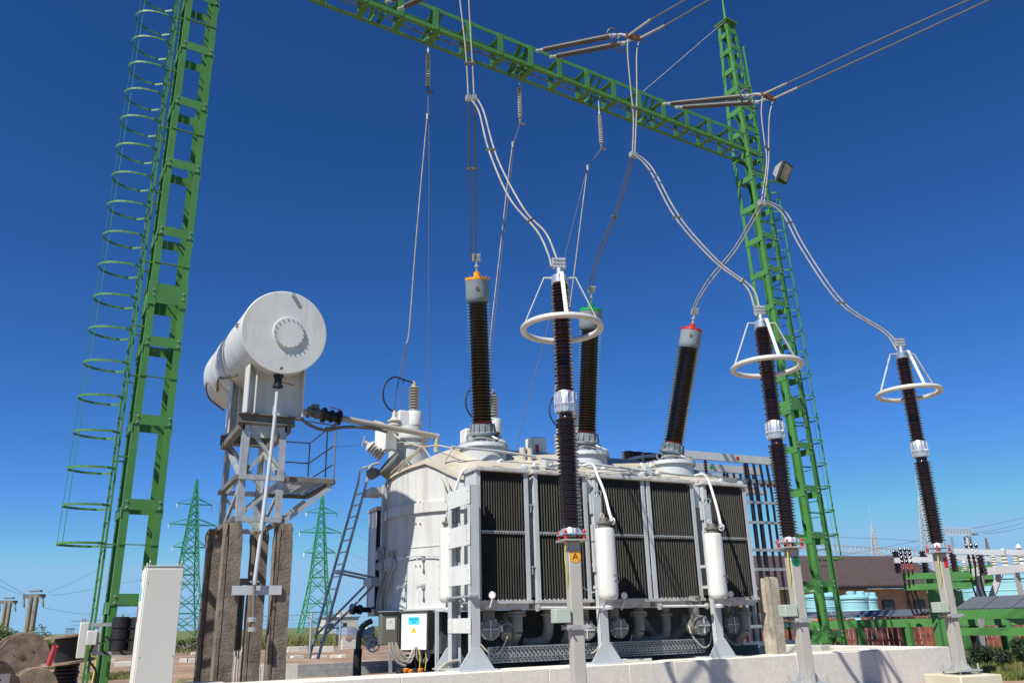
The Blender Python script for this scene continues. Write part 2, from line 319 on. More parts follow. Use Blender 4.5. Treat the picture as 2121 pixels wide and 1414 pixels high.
# ---------------------------------------------------------------- suspension insulators and their hanging wires
DISC=mat('pale_disc',(.50,.51,.52),.2,var=.1,coat=.4)
def lvtop(px,py): p=at(px,py,Y=16.0); return V((p.x-.50,15.8,5.80))
def susp(label,p,q,wlabel,thick,thin,fork,end=None):
    A=at(*p,Y=15.4); B=at(*q,Y=15.4); B=V((A.x,A.y,B.z)); l=(A-B).length
    u=uat(A); bracket(u)
    t=T('suspension_insulator',label,'insulator',A,'suspension insulators under the beam')
    n=13; pr=[]
    for i in range(n):
        z=.16+i*(l-.28)/n; s=(l-.28)/n
        pr+=[(.026,z),(.03,z+s*.42),(.085,z+s*.52),(.08,z+s*.72),(.03,z+s*.8)]
    for i in range(n):
        z=.16+(i+.5)*(l-.28)/n; MB().lathe([(.02,z-.012),(.056,z-.004),(.056,z+.012),(.02,z+.02)],A,-Z_,16).o('insulator_disc',DISC,t)
    MB().lathe([(.024,.14),(.024,l-.10)],A,-Z_,12).o('string_core',BLACK,t)
    MB().lathe([(.015,-.35),(.015,.02),(.03,.05),(.02,.17)],A,-Z_,8).o('suspension_link',GALV,t)
    MB().lathe([(.02,l-.14),(.035,l-.08),(.03,l-.02),(.018,l+.02)],A,-Z_,8).box(B-Z_*.03+X_*.05,(.16,.04,.05)).o('clamp',DSTEEL,t)
    c=T('dropper_wire',wlabel,'wire',B,'single wires hanging from the suspension insulators')
    MB().tube([B]+path(thin,15.4,15.9),.009,6).o('thin_wire',WIRET,c)
    pts=path(thick,15.4,15.9)
    if end: pts[-1]=end
    MB().tube([B-Z_*.05,pts[0]],.006,5).o('link_wire',WIRET,c)
    MB().tube(pts,.015,8,4).o('tube_conductor',WIRE,c)
    MB().cyl(pts[0]+Z_*.05,pts[0]-Z_*.10,.03,n=8).o('crimp_sleeve',GALV,c)
    if fork:
        for f in fork: MB().tube(path([thick[-1]]+f,15.9,16.0),.010,6).o('fork_wire',WIRET,c)
PORCS=mat('glass_disc',(.16,.165,.17),.15,var=.1,coat=.6)
susp('leftmost of the three short pale insulator strings under the green beam',(887,100),(887,188),'wire from the leftmost suspension string, forking onto the left end of the transformer',[(885,240),(873,370),(860,520),(848,680),(842,712)],[(889,240),(888,560),(890,912)],[[(835,745),(823,800),(817,857)],[(838,745),(835,800),(829,857)]])
susp('middle one of the three short pale insulator strings under the green beam',(1075,170),(1070,252),'wire from the middle suspension string, passing behind the first arrester ring',[(1062,298),(1050,390),(1038,500),(1022,640),(1012,730),(1004,850)],[(1066,290),(1040,520),(1005,860)],None,lvtop(1022,872))
susp('rightmost of the three short pale insulator strings under the green beam',(1241,229),(1231,302),'wire from the rightmost suspension string, slanting down behind the green topped bushing',[(1217,346),(1205,440),(1190,560),(1175,670),(1150,810),(1133,895)],[(1217,346),(1170,530),(1130,695),(1085,860),(1068,935)],None,lvtop(1190,905))
# ---------------------------------------------------------------- twin droppers
def spacer(t,p,q): 
    d=(q-p); MB().bar(p-d*.3,q+d*.3,.05,.035).o('spacer',DSTEEL,t)
def twin(label,group,pa,pb,y0,y1,r,ma,sp,first=None):
    A=path(pa,y0,y1); B=path(pb,y0,y1)
    t=T('dropper_pair',label,'conductor',A[0],group)
    A,B=crom(A,6),crom(B,6)
    for p in (A,B): MB().tube(p,r,8).o('wire',ma,t)
    for f in sp:
        i=int(f*(len(A)-1)); j=min(range(len(B)),key=lambda k:(B[k]-A[i]).length); spacer(t,A[i],B[j])
    if first:
        for p in (A[0],B[0]): MB().box(p,(.07,.09,.10)).o('branch_clamp',GALV,t)
g1='twin jumpers dropping from the bus to the branch clamps'; g2='twin wires down to the coloured bushings'; g3='curved twin tubes down to the ringed arresters'
twin('twin jumper hanging at the top centre above the yellow capped bushing',g1,[(946,-55),(955,20),(963,90),(967,140),(970,203)],[(970,-50),(972,20),(976,90),(979,140),(982,203)],11.2,11.2,.014,WIRE,[.72])
twin('twin jumper hanging above the green capped bushing in front of the beam',g1,[(1301,75),(1300,110),(1306,180),(1312,245),(1310,318)],[(1325,80),(1319,110),(1319,180),(1318,245),(1315,318)],11.2,11.2,.014,WIRE,[.68])
twin('twin jumper hanging in front of the right gantry tower',g1,[(1580,196),(1577,235),(1583,290),(1588,335),(1577,418)],[(1602,205),(1594,240),(1592,290),(1592,335),(1583,418)],11.2,11.2,.014,WIRE,[.62])
twin('straight dark twin wires down to the yellow capped bushing',g2,[(970,203),(972,330),(974,440),(976,538)],[(982,203),(985,330),(986,440),(985,538)],11.2,13.4,.014,WIRED,[.41],1)
twin('dark twin wires bending down to the green capped bushing',g2,[(1309,320),(1276,432),(1240,520),(1219,590)],[(1315,322),(1282,434),(1247,522),(1226,590)],11.2,13.3,.014,WIRED,[.42],1)
twin('twin wires bending down leftward to the red capped bushing',g2,[(1575,420),(1522,512),(1470,575),(1442,622),(1434,650)],[(1582,422),(1527,515),(1476,578),(1446,624),(1438,650)],11.2,13.3,.014,WIRE,[.38],1)
twin('pale twin tubes curving down to the arrester marked A',g3,[(972,203),(992,232),(1012,310),(1055,410),(1112,478),(1135,525),(1142,552)],[(985,201),(1002,232),(1030,328),(1085,433),(1130,482),(1151,530),(1157,552)],11.2,9.3,.015,WIRE,[.36,.62])
twin('pale twin tubes curving down to the arrester marked B',g3,[(1312,320),(1345,352),(1398,450),(1478,540),(1544,592),(1562,635),(1567,653)],[(1318,319),(1352,350),(1408,450),(1489,542),(1556,594),(1573,637),(1577,653)],11.2,9.58,.015,WIRE,[.36,.66])
twin('pale twin tubes curving down to the rightmost arrester with a red mark',g3,[(1583,418),(1620,442),(1660,516),(1738,627),(1830,688),(1858,726)],[(1589,416),(1628,440),(1669,515),(1748,627),(1836,686),(1868,726)],11.2,9.82,.015,WIRE,[.28,.6])
# ---------------------------------------------------------------- floodlight
F=at(1622,357,Y=15.8); fl=T('floodlight','square floodlight tilted downward on the side of the right gantry tower','lamp',F)
n=V((.25,-.75,-.45)).normalized(); x,y,z=frame(n)
MB().prism([(-.27,-.29),(.27,-.29),(.27,.29),(-.27,.29)],F,x,y,z,.10).o('lamp_housing',BLACK,fl,bev=.01)
MB().add([F+x*a*.26+y*b*.28 for a,b in((-1,-1),(1,-1),(1,1),(-1,1))]+[F+x*a*.12+y*b*.13-z*.26 for a,b in((-1,-1),(1,-1),(1,1),(-1,1))],[(3,2,1,0),(4,5,6,7),(0,1,5,4),(1,2,6,5),(2,3,7,6),(3,0,4,7)]).o('lamp_back',GALV,fl,bev=.01)
MB().prism([(-.22,-.24),(.22,-.24),(.22,.24),(-.22,.24)],F+z*.101,x,y,z,.004).o('lamp_glass',GLASS,fl)
MB().bar(corR(1,0,kz(13.4)),F-y*.30,.06,.06).box(F-y*.30,(.5,.06,.06),(x,y,z)).o('lamp_bracket',GREEN,fl)
# ================================================================ surge arresters
z_=lambda y:at(1170,y,Y=9.3).z
AZ=dict(pt=2.58,f0=2.64,f1=z_(1094),l1=z_(856),m1=z_(811),u1=z_(592),c1=z_(574))
def arrester(label,x,y,pm,letter,disc,lab):
    t=T('surge_arrester',label,'surge arrester',(x,y,.64),'surge arresters in a row along the wall')
    c=V((x,y,0)); ca=R_(12); ax=V((math.cos(ca),-math.sin(ca),0)); ay=V((math.sin(ca),math.cos(ca),0))
    MB().box(c+Z_*1.60,(.165,.165,1.92),(ax,ay,Z_)).o('post',pm,t,bev=.012)
    b=MB().box(c+Z_*.65,(.46,.46,.025),(ax,ay,Z_))
    for s in (-1,1):
        for a in (ax,ay): b.prism([(.083,0),(.22,0),(.083,.2)],c+Z_*.663-a.cross(Z_)*.005,a*s,Z_,a.cross(Z_)*s,.01)
    b.o('base_plate',GALV,t)
    for i in (-1,1):
        for j in (-1,1): MB().cyl(c+ax*.19*i+ay*.19*j+Z_*.48,c+ax*.19*i+ay*.19*j+Z_*.76,.014,n=8).o('anchor_bolt',GALV,t)
    MB().box(c+Z_*2.572,(.34,.34,.022),(ax,ay,Z_)).o('top_plate',GALV,t,bev=.004)
    cl=MB()
    for s in (-1,1): cl.box(c+ay*(.105*s)+Z_*1.52,(.30,.03,.06),(ax,ay,Z_)); cl.cyl(c+ax*(.13*s)-ay*.17+Z_*1.52,c+ax*(.13*s)+ay*.14+Z_*1.52,.012,n=8)
    cl.o('post_clamp',GALV,t)
    for i,j in ((-1,-1),(1,-1),(-1,1),(1,1)):
        p=c+ax*(.125*i)+ay*(.125*j)
        MB().lathe([(.022,2.584),(.026,2.595),(.026,2.615),(.018,2.632),(.018,2.662),(.020,2.665),(.020,2.685),(.012,2.70),(.008,2.712)],p,n=10).o('insulating_bush',REDM,t)
    f0,f1=AZ['f0'],AZ['f1']
    b=MB().box(c+Z_*(f0+.008),(.31,.31,.016),(ax,ay,Z_)).lathe([(.150,f0+.017),(.145,f0+.05),(.132,f1-.01),(.128,f1)],c,n=32)
    for i in range(12):
        a=i*PI/6; d=ax*math.cos(a)+ay*math.sin(a); b.prism([(.10,f0+.017),(.172,f0+.017),(.138,f1-.01),(.10,f1-.01)],c-d.cross(Z_)*.005,d,Z_,d.cross(Z_),.01)
    b.o('foot_flange',ALU,t)
    l1,m1,u1,c1=AZ['l1'],AZ['m1'],AZ['u1'],AZ['c1']
    MB().lathe([(.09,f1),(.10,f1+.03)]+sheds(31,f1+.03,l1-.07,.098,.148,.012)+[(.092,l1-.06),(.092,l1)],c,n=32).o('porcelain',PORC,t)
    b=MB().lathe([(.12,l1),(.135,l1+.01),(.14,l1+.09),(.152,l1+.10),(.152,l1+.125),(.14,l1+.135),(.132,m1-.02),(.12,m1)],c,n=32)
    for i in range(10):
        a=i*PI/5; b.box(c+V((math.cos(a)*.14,math.sin(a)*.14,(l1+m1)/2)),(.03,.012,m1-l1-.05),(V((math.cos(a),math.sin(a),0)),V((-math.sin(a),math.cos(a),0)),Z_))
    b.o('middle_flange',ALU,t)
    MB().lathe(sheds(32,m1,u1,.092,.136,.014),c,n=32).o('porcelain',PORC,t)
    MB().lathe([(.11,u1),(.125,u1+.01),(.125,c1-.01),(.11,c1),(.05,c1+.005),(.04,c1+.12)],c,n=32).o('top_cap',ALU,t)
    # grading ring on four struts
    zr=c1-.80; Rg=.545; rg=MB().torus(c+Z_*zr,Z_,Rg,.044,64,12).o('grading_ring',RINGM,t)
    for k in (0,1,3):
        a=R_(-118)+k*PI/2+R_(4); d=V((math.cos(a),math.sin(a),0)); s=d.cross(Z_)
        p=[c+d*.12+Z_*(c1-.03),c+d*.23+Z_*(c1-.03),c+d*Rg+Z_*(zr+.03)]
        w=.055 if k==0 else .045
        b=MB()
        for q,r in zip(p,p[1:]): b.bar(q,r,w,.012,(r-q).cross(s))
        b.o('ring_strut',WHITE,t)
    b=MB(); dx=V((math.cos(.35),-math.sin(.35),0)); top=c+Z_*(c1+.2)
    b.box(top,(.20,.03,.17),(dx,dx.cross(Z_),Z_))
    for i in range(4):
        for j in range(3): b.cyl(top+dx*(-.07+.047*i)+Z_*(-.055+.055*j)-dx.cross(Z_)*.035,top+dx*(-.07+.047*i)+Z_*(-.055+.055*j)+dx.cross(Z_)*.035,.017,n=8)
    b.o('terminal_clamp',GALV,t)
    # counter box, earth strap and phase disc
    o=c-ax*.17-ay*.02+Z_*1.66
    if disc is not DGRN or 1: MB().box(o-ax*.03,(.20,.20,.17),(ax,ay,Z_)).o('surge_counter',CAB2,t,bev=.008)
    MB().tube([c-ax*.12-ay*.10+Z_*2.55,c-ax*.135-ay*.09+Z_*2.35,c-ax*.11-ay*.07+Z_*2.15,c-ax*.085+Z_*2.0],.010,6,4).o('earth_strap',YELG,t)
    sx=MB().bar(c+ax*.09-ay*.05+Z_*2.0,c+ax*.2-ay*.05+Z_*1.93,.015,.004).bar(c+ax*.2-ay*.05+Z_*1.93,c+ax*.27-ay*.05+Z_*1.94,.015,.015); sx.o('spring_bracket',LGREY,t)
    if letter:
        dc=c-ay*.0832+Z_*2.37+ax*.005
        MB().lathe([(.075,0),(.075,.004)],dc,-ay,28).o('phase_disc',disc,t)
        text(letter,.115,dc-ay*.0055,ax,Z_,INK,t,'phase_letter')
    else:
        MB().box(c-ay*.0845+Z_*2.40+ax*.035,(.09,.004,.17),(ax,ay,Z_)).o('phase_mark',disc,t)
    return t
CAB2=mat('pale_green_box',(.42,.50,.44),.4,var=.04); YELG=mat('yellow_green_strap',(.62,.60,.08),.45,var=.1)
POSTG=mat('post_grey_paint',(.42,.41,.385),.5,var=.05,dirt=(.34,.32,.29),damt=.3)
arrester('tall brown surge arrester with corona ring, its post bearing an orange disc lettered A',5.66,9.3,POSTG,'A',YEL,0)
arrester('tall brown surge arrester with corona ring, its post bearing a green disc lettered B',9.75,9.58,POSTG,'B',GRNPD:=mat('deep_green_disc',(.0,.17,.075),.45,var=.03),0)
arrester('tall brown surge arrester with corona ring, its post carrying a small red mark',13.52,9.82,POSTG,None,REDM,0)
# ================================================================ power transformer
TF=T('power_transformer','large white and grey power transformer with dark radiators, standing behind the concrete wall','transformer',(8.8,15,GZ))
# tank: plan outline, wall top follows the sloped shoulder
TCX,TCY,TR_=7.09,15.0,1.9
plan=[(TCX+TR_*math.cos(PI/2+PI*i/28),TCY+TR_*math.sin(PI/2+PI*i/28)) for i in range(29)]
def surf(px,py,o=0):
    v=at(px,py,d=1)-EYE; r=TR_+o; a=v.x*v.x+v.y*v.y; b=-(v.x*TCX+v.y*TCY); c=TCX**2+TCY**2-r*r; D=b*b-a*c
    t=(-b-math.sqrt(max(D,0)))/a; return EYE+v*t
plan+=[(9,13.1),(12.0,13.1)]+[(12.0+.6*math.sin(PI/2*i/5),13.7-.6*math.cos(PI/2*i/5)) for i in range(1,6)]+[(12.6,16.4),(12.2,16.9)]
def wtop(y):
    K=[(13.0,4.0),(13.45,4.05),(13.95,4.42),(15.3,4.26),(17,4.22)]
    for (a,p),(b,q) in zip(K,K[1:]):
        if y<=b: return p+(q-p)*(y-a)/(b-a)
    return K[-1][1]
n=len(plan); b=MB(); rows=[]
for z in (1.86,2.4,2.95,3.5,4.0): rows.append([V((x,y,z)) for x,y in plan])
rows.append([V((x,y,wtop(y))) for x,y in plan])
vs=[p for r in rows for p in r]
fs=[(j*n+i,j*n+(i+1)%n,(j+1)*n+(i+1)%n,(j+1)*n+i) for j in range(len(rows)-1) for i in range(n)]
b.add(vs,[f[::-1] for f in fs]+[tuple(range(n))]); b.o('tank',TANKW,TF,ang=40)
def inner(x,y): 
    return V((min(max(x,6.45),11.9),min(max(y,14.75),15.9),4.92))
b=MB(); r0_=rows[-1]; lip=[V((9+(p.x-9)*1.012,15+(p.y-15)*1.02,p.z+.005)) for p in r0_]
mid=[p*.5+inner(p.x,p.y)*.5+Z_*.03 for p in r0_]; r1_=[inner(p.x,p.y) for p in r0_]
b.add([p-Z_*.05 for p in lip]+lip+mid+r1_,[q[::-1] for k in range(3) for i in range(n) for q in [(k*n+i,k*n+(i+1)%n,(k+1)*n+(i+1)%n,(k+1)*n+i)]]+[tuple(range(4*n-1,3*n-1,-1))])
b.o('tank_cover',CREAM,TF,ang=30)
def band(z0,z1,t,name,ma,upto=30):
    o=[V((9+(x-9)*1.0,y,0)) for x,y in plan[:upto]]; b=MB(); vs=[]
    def off(i):
        a=o[max(i-1,0)]; c=o[min(i+1,len(o)-1)]; d=(c-a).normalized(); return V((d.y,-d.x,0))
    for i,p in enumerate(o):
        q=p+off(i)*t; 
        vs+=[V((p.x,p.y,z0)),V((q.x,q.y,z0)),V((q.x,q.y,z1)),V((p.x,p.y,z1))]
    m=len(o); fs=[(4*i+k,4*i+(k+1)%4,4*i+4+(k+1)%4,4*i+4+k) for i in range(m-1) for k in range(4)]+[(3,2,1,0),(4*m-4,4*m-3,4*m-2,4*m-1)]
    b.add(vs,fs); return b.o(name,ma,TF,ang=30)
band(3.50,3.68,.05,'belt_band',TANKW); band(2.90,2.915,.012,'weld_seam',TANKW); band(1.80,1.86,.10,'base_flange',LGREY)
MB().box((5.27,15.66,3.05),(.12,.10,2.36)).o('corner_stiffener',LGREY,TF)
for x in (6.42,): MB().prism([(0,0),(1.4,.62),(1.4,.70),(0,.1)],(7.0,13.25,4.05),Y_,Z_,X_,.03).o('shoulder_rib',LGREY,TF)
b=MB()
for k in range(5): b.prism([(0,0),(1.55,.66),(1.55,.71),(0,.07)],(7.4+1.05*k,13.22,4.08),Y_,Z_,X_,.03).o('shoulder_rib',CREAM,TF); b=MB()
# bolts dots, hanger arms on the end wall
def endp(px,py,o=0): 
    return surf(px,py,o)
for a,c in (((839,1155),(850,1185)),((876,1155),(893,1187)),((839,1213),(851,1241)),((876,1213),(895,1246))):
    p=endp(*a,.02); q2=p+V((p.x-TCX,p.y-TCY,0)).normalized()*.16-Z_*.02
    MB().bar(p-(q2-p)*.4,q2,.03,.02).box(q2,(.02,.05,.06)).box(p,(.05,.06,.07)).o('hanger_arm',LGREY,TF)
for px,py in ((861,1039),(870,1039),(861,1084),(870,1084),(861,1171),(870,1171)):
    p=endp(px,py); q=endp(px,py,.015); MB().cyl(p+(p-q)*2,q,.014,n=8).o('bolt',DSTEEL,TF)
# lower body, base frame and wheels, shade put into their dark grey
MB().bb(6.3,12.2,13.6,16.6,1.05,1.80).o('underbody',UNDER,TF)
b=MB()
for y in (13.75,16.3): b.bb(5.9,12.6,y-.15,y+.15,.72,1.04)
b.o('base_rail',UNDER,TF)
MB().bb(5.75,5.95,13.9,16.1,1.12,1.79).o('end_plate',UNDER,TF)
# ------------------------------------------------ radiators
RX=[(5.65,6.61),(6.72,7.77),(7.94,9.01),(9.06,10.14),(10.37,11.42)]
def radiator(x0,x1,y0,y1,face=1):
    z0,z1=1.98,3.96; yf=y0 if face>0 else y1; sg=face
    def Yf(o): return yf+sg*o
    r=MB()
    for x in (x0,x1):
        s=1 if x==x0 else -1
        r.ang((x,Yf(0),z0-.05),(x,Yf(0),z1+.02),.075,.014,X_*s,Y_*sg)
    for x in (x0+.012,x1-.012): r.box((x,Yf(.30),(z0+z1)/2),(.012,.42,z1-z0))
    r=r.o('radiator',LGREY,TF,bev=0)
    h=MB().box(((x0+x1)/2,Yf(.26),z1+.035),(x1-x0+.06,.60,.05)).box(((x0+x1)/2,Yf(.27),z1+.07),(x1-x0-.02,.5,.05)).o('top_header',HEADR,r,bev=.008)
    h=MB().box(((x0+x1)/2,Yf(.26),z0-.075),(x1-x0+.04,.58,.05)).box(((x0+x1)/2,Yf(.27),z0-.14),(x1-x0-.05,.46,.10))
    for i in range(12): x=x0+.06+(x1-x0-.12)*i/11; h.cyl((x,Yf(.0),z0-.10),(x,Yf(.0),z0-.035),.016,n=6)
    h.o('bottom_header',HEADR,r)
    for (a,c) in ((z0-.045,2.985),(3.015,z1+.005)):
        f=MB(); nf=17; w=(x1-x0-.17)/nf; pr=[]
        for i in range(nf):
            xa=x0+.085+i*w
            for k in range(5):
                t=k/5; pr.append((xa+w*t,.07-.05*math.sin(PI*min(1,t/.8)) if t<.8 else .095))
        pr.append((x1-.085,.095))
        vs=[V((x,Yf(y),z)) for z in (a,c) for x,y in pr]; m=len(pr)
        f.add(vs,[(i,i+1,m+i+1,m+i) if sg>0 else (i+1,i,m+i,m+i+1) for i in range(m-1)])
        f.bb(x0+.08,x1-.08,Yf(.10),Yf(.44),a,c); f.o('fin_panel',FIN,r,ang=50)
    cb=MB().box(((x0+x1)/2,Yf(.03),3.0),(x1-x0-.14,.05,.022))
    for i in range(17): cb.lathe([(.012,0),(.02,.02)],(x0+.11+i*(x1-x0-.22)/16,Yf(.012),2.96),n=5)
    cb.o('cross_bar',GALV,r)
    return r
for x0,x1 in RX: radiator(x0,x1,12.2,12.75)
radiator(5.66,6.7,17.35,17.9,-1)
# end label plates, eye hooks between radiators
for xg in (6.665,9.035):
    MB().box((xg,12.42,2.95),(.05,.02,2.0)).o('gap_plate',BGREY,TF)
    for z in (3.45,2.45): MB().box((xg,12.24,z),(.10,.05,.025)).cyl((xg,12.24,z-.01),(xg,12.24,z-.12),.02,n=8).o('gap_bracket',GALV,TF)
for xg in (7.86,10.27):
    MB().bb(xg-.08,xg+.08,12.30,12.32,3.55,3.95).o('gap_cover',WHITE,TF)
# ------------------------------------------------ support columns on the wall
def column(xc,zt,full):
    z0=.945
    s=MB().box((xc,12.02,(z0+zt)/2),(.165,.02,zt-z0)).box((xc-.077,12.06,(z0+zt)/2),(.012,.10,zt-z0)).box((xc+.077,12.06,(z0+zt)/2),(.012,.10,zt-z0))
    r=s.o('support_column',LGREY,TF,bev=.003)
    MB().prism([(-.30,0),(.30,0),(.085,.30),(-.085,.30)],(xc,12.008,z0),X_,Z_,-Y_,.014).o('base_gusset',LGREY,r,bev=.003)
    MB().bb(xc-.33,xc+.33,11.85,12.95,z0-.02,z0).o('base_plate',LGREY,r)
    if full:
        for dx in (-.077,.077): MB().box((xc+dx,12.83,(z0+zt)/2),(.012,.14,zt-z0)).box((xc+dx*.5,12.9,(z0+zt)/2),(.08,.012,zt-z0)).o('rear_channel',LGREY,r)
        MB().prism([(-.30,0),(.30,0),(.085,.30),(-.085,.30)],(xc,12.92,z0),X_,Z_,Y_,.014).o('base_gusset',LGREY,r)
        for pz,h in ((1028,31),(1109,35),(1190,33),(1295,24)):
            zc=at(958,pz,X=xc-.083).z; hh=h/1700*14.6*1.06
            
            pb=MB().box((xc-.0885,12.44,zc),(.01,.88,hh))
            for sy in (-.38,.38):
                for sz_ in (-.25,.25): pb.cyl((xc-.0935,12.44+sy,zc+sz_*hh),(xc-.105,12.44+sy,zc+sz_*hh),.014,n=6)
            pb.o('batten_plate',WHITE,r)
        MB().box((xc-.05,12.44,at(958,1235,X=xc-.083).z),(.14,1.0,.03)).o('batten_plate',GALV,r)
    else:
        for z,h,dx in ((zt-.12,.34,-.12),(zt-.62,.3,-.06),(zt-1.0,.5,-.10)): MB().box((xc-.09,12.06,z),(.06,.06,h)).o('side_lug',LGREY,r)
        MB().torus((xc-.03,12.05,zt+.05),Y_,.05,.012,20,8).o('lifting_eye',LGREY,r); MB().torus((xc+.05,12.05,zt+.06),V((.5,1,0)),.05,.012,20,8).o('lifting_eye',BGREY,r)
    return r
column(5.53,at(990,1003,Y=12.02).z,1); column(7.86,at(1236,1028,Y=12.02).z,0); column(10.27,at(1455,1043,Y=12.02).z,0)
# ------------------------------------------------ filter canisters with feed pipes
def canister(xc,yc,z0,z1,r,pipe,gauge,txt=True):
    h=z1-z0
    c=MB().lathe([(.03,z0-.02),(r*.75,z0-.015),(r*.96,z0+.03),(r,z0+.06),(r,z0+.10),(r,z1-.06),(r*.93,z1-.015),(r*.7,z1),(.04,z1+.005)],(xc,yc,0),n=36).o('filter_canister',WHITE,TF)
    MB().lathe([(r*.55,z1),(r*.6,z1+.03),(r*.6,z1+.06),(r*.75,z1+.065),(r*.75,z1+.10),(r*.45,z1+.105),(r*.42,z1+.17),(.03,z1+.175)],(xc,yc,0),n=24).o('canister_head',DSTEEL,c)
    MB().torus((xc-.03,yc,z1+.20),Y_,.035,.012,16,8).o('lifting_eye',WHITE,c)
    MB().lathe([(r*.45,z0-.16),(r*.5,z0-.12),(r*.35,z0-.10),(r*.35,z0-.01)],(xc,yc,0),n=20).o('canister_foot',LGREY,c)
    MB().box((xc,yc+.25,z0+h*.5),(.05,.3,.05)).box((xc,yc+.25,z0+h*.18),(.05,.3,.05)).o('canister_bracket',LGREY,c)
    MB().tube(pipe,.026,10,5).o('feed_pipe',WHITE,c)
    MB().torus(pipe[0],X_+Y_*.4,.05,.018,20,8).o('pipe_union',GALV,c)
    if txt:
        # lettering wrapped as flat words on the flank
        a=R_(-62); d=V((math.cos(a),math.sin(a),0)); x=Z_.cross(d)
        text('KEPHLA',.062,V((xc,yc,z0+.36))+d*(r+.004),x,Z_,GINK,c,'maker_name')
        MB().box(V((xc,yc,z0+.27))+d*(r+.003),(.16,.002,.03),(x,d,Z_)).o('printed_line',LETG,c)
    return c
LETG=mat('pale_ink',(.45,.45,.47),.6,var=0)
for (px,zt_px,zb_px,pp,gx) in ((1256,1093,1240,[(1268,1079),(1262,1060),(1252,1020),(1238,985),(1232,968),(1222,961),(1206,965)],0),(1481,1104,1238,[(1494,1092),(1489,1068),(1482,1040),(1470,1002),(1464,989),(1454,982),(1438,985)],0)):
    p=at(px,1165,Y=11.75); canister(p.x,11.75,at(px,zb_px,Y=11.75).z,at(px,zt_px,Y=11.75).z,.168,path(pp,11.72,12.3),0)
p=at(930,1165,Y=13.0); canister(p.x,13.0,at(930,1245,Y=13).z,at(930,1093,Y=13).z,.16,path([(932,1086),(930,1070),(936,1040),(948,1000),(957,978),(968,968)],12.9,12.6),0,False)
# gauges
def gauge(px,py,y,q):
    p=at(px,py,Y=y); d=V((-.55,-.8,-.1)).normalized()
    g=MB().lathe([(.03,-.03),(.055,-.02),(.058,.02),(.05,.025)],p,d,24).o('pressure_gauge',GALV,TF)
    MB().lathe([(.046,.026),(.046,.03)],p,d,24).o('gauge_dial',LABW,g); MB().tube([p-Z_*.05]+path(q,y,y+.05),.012,8,4).o('gauge_pipe',WHITE,g)
gauge(1020,1232,12.1,[(1018,1246),(1015,1256),(1008,1258)]); gauge(1293,1232,12.1,[(1292,1250),(1287,1262)]); gauge(1513,1229,12.1,[(1513,1245),(1510,1256)])
for px,py in ((1086,968),(1329,985),(1533,1002)):
    p=at(px,py,Y=12.35); MB().lathe([(.02,-.03),(.06,-.02),(.06,.03),(.03,.035)],p,V((-.6,-.8,0)),20).o('pressure_gauge',GALV,TF)
# ------------------------------------------------ oil pipes and pumps below radiators
def pump(p,d,r=.155):
    d=V(d).normalized(); x,y,z=frame(d)
    b=MB().lathe([(r*.7,-.34),(r*.95,-.30),(r*.95,-.06),(r*1.08,-.055),(r*1.08,-.02),(r*.98,-.015),(r*.92,.02),(.02,.03)],p,d,32).o('oil_pump',PIPEG,TF)
    MB().box(p+z*.03,(r*1.7,.018,.03),(x,y,z)).box(p+z*.031,(.018,r*1.7,.03),(x,y,z)).o('pump_cross',LGREY,b)
    for i in range(8): 
        a=i*PI/4+.2; q=p+x*(math.cos(a)*r*1.02)+y*(math.sin(a)*r*1.02); MB().cyl(q-z*.07,q+z*.0,.014,n=6).o('bolt',GALV,b)
    q=p-z*.2; MB().cyl(q,q+Z_*.42,r*.62,n=20).cyl(q+Z_*.40,q+Z_*.44,r*.95,n=20).cyl(q+Z_*.46,q+Z_*.50,r*.95,n=20).o('pump_inlet',PIPEG,b)
    MB().box(p-z*.14+x*(r*1.05),(.09,.10,.14),(x,y,z)).o('terminal_box',LGREY,b)
    MB().tube([p-z*.2-x*r,p-z*.1-x*r*1.1-Z_*.18,p-Z_*.36-z*.05,p-Z_*.32+x*.16-z*.05,p+x*.28-Z_*.12-z*.1],.014,8,6).o('pump_cable',BEIGE,b)
pump(at(1016,1302,Y=12.35),(-.35,-1,0)); pump(at(1215,1304,Y=12.35),(-.35,-1,0)); pump(at(1284,1300,Y=12.4),(-.1,-1,-.05)); pump(at(1456,1294,Y=12.1),(.05,-1,0)); pump(at(1520,1292,Y=12.6),(-.3,-1,0))
def opipe(name,pp,r,ma,fl=()):
    b=MB().tube(pp,r,14,6)
    for i,dr in fl: 
        p=V(pp[i]); d=(V(pp[min(i+1,len(pp)-1)])-V(pp[max(i-1,0)])).normalized(); b.cyl(p-d*.02,p+d*.02,r*1.5,n=18)
    return b.o(name,ma,TF)
for px,pq in ((1070,1348),(1322,1350),(1180,1345),(1540,1330)):
    a=at(px,1268,Y=12.5); c=at(px-14,pq,Y=12.7)
    b=MB().cyl(a+Z_*.10,a-Z_*.30,.095,n=20).cyl(a-Z_*.28,c,.095,.085,n=20).cyl(a+Z_*.02,a-Z_*.02,.15,n=20).cyl(a-Z_*.03,a-Z_*.06,.15,n=20); b.o('oil_pipe',PIPEG,TF)
for xa,xb in ((1135,1085),(1378,1325),):
    a=at(xa,1272,Y=12.6); z=a.z-.42; e=at(xb,1300,Y=12.75)
    opipe('oil_pipe',[a+Z_*.12,a,a-Z_*.22,a+V((-.07,0,-.38)),a+V((-.25,.03,-.44)),V((e.x,12.75,z-.02))],.085,PIPEG,[(1,0)])
opipe('oil_pipe',[at(1420,1275,Y=12.7),at(1412,1300,Y=12.8),at(1385,1322,Y=12.9),at(1360,1322,Y=12.9),at(1345,1305,Y=12.9),at(1320,1270,Y=12.9)],.085,PIPEG)
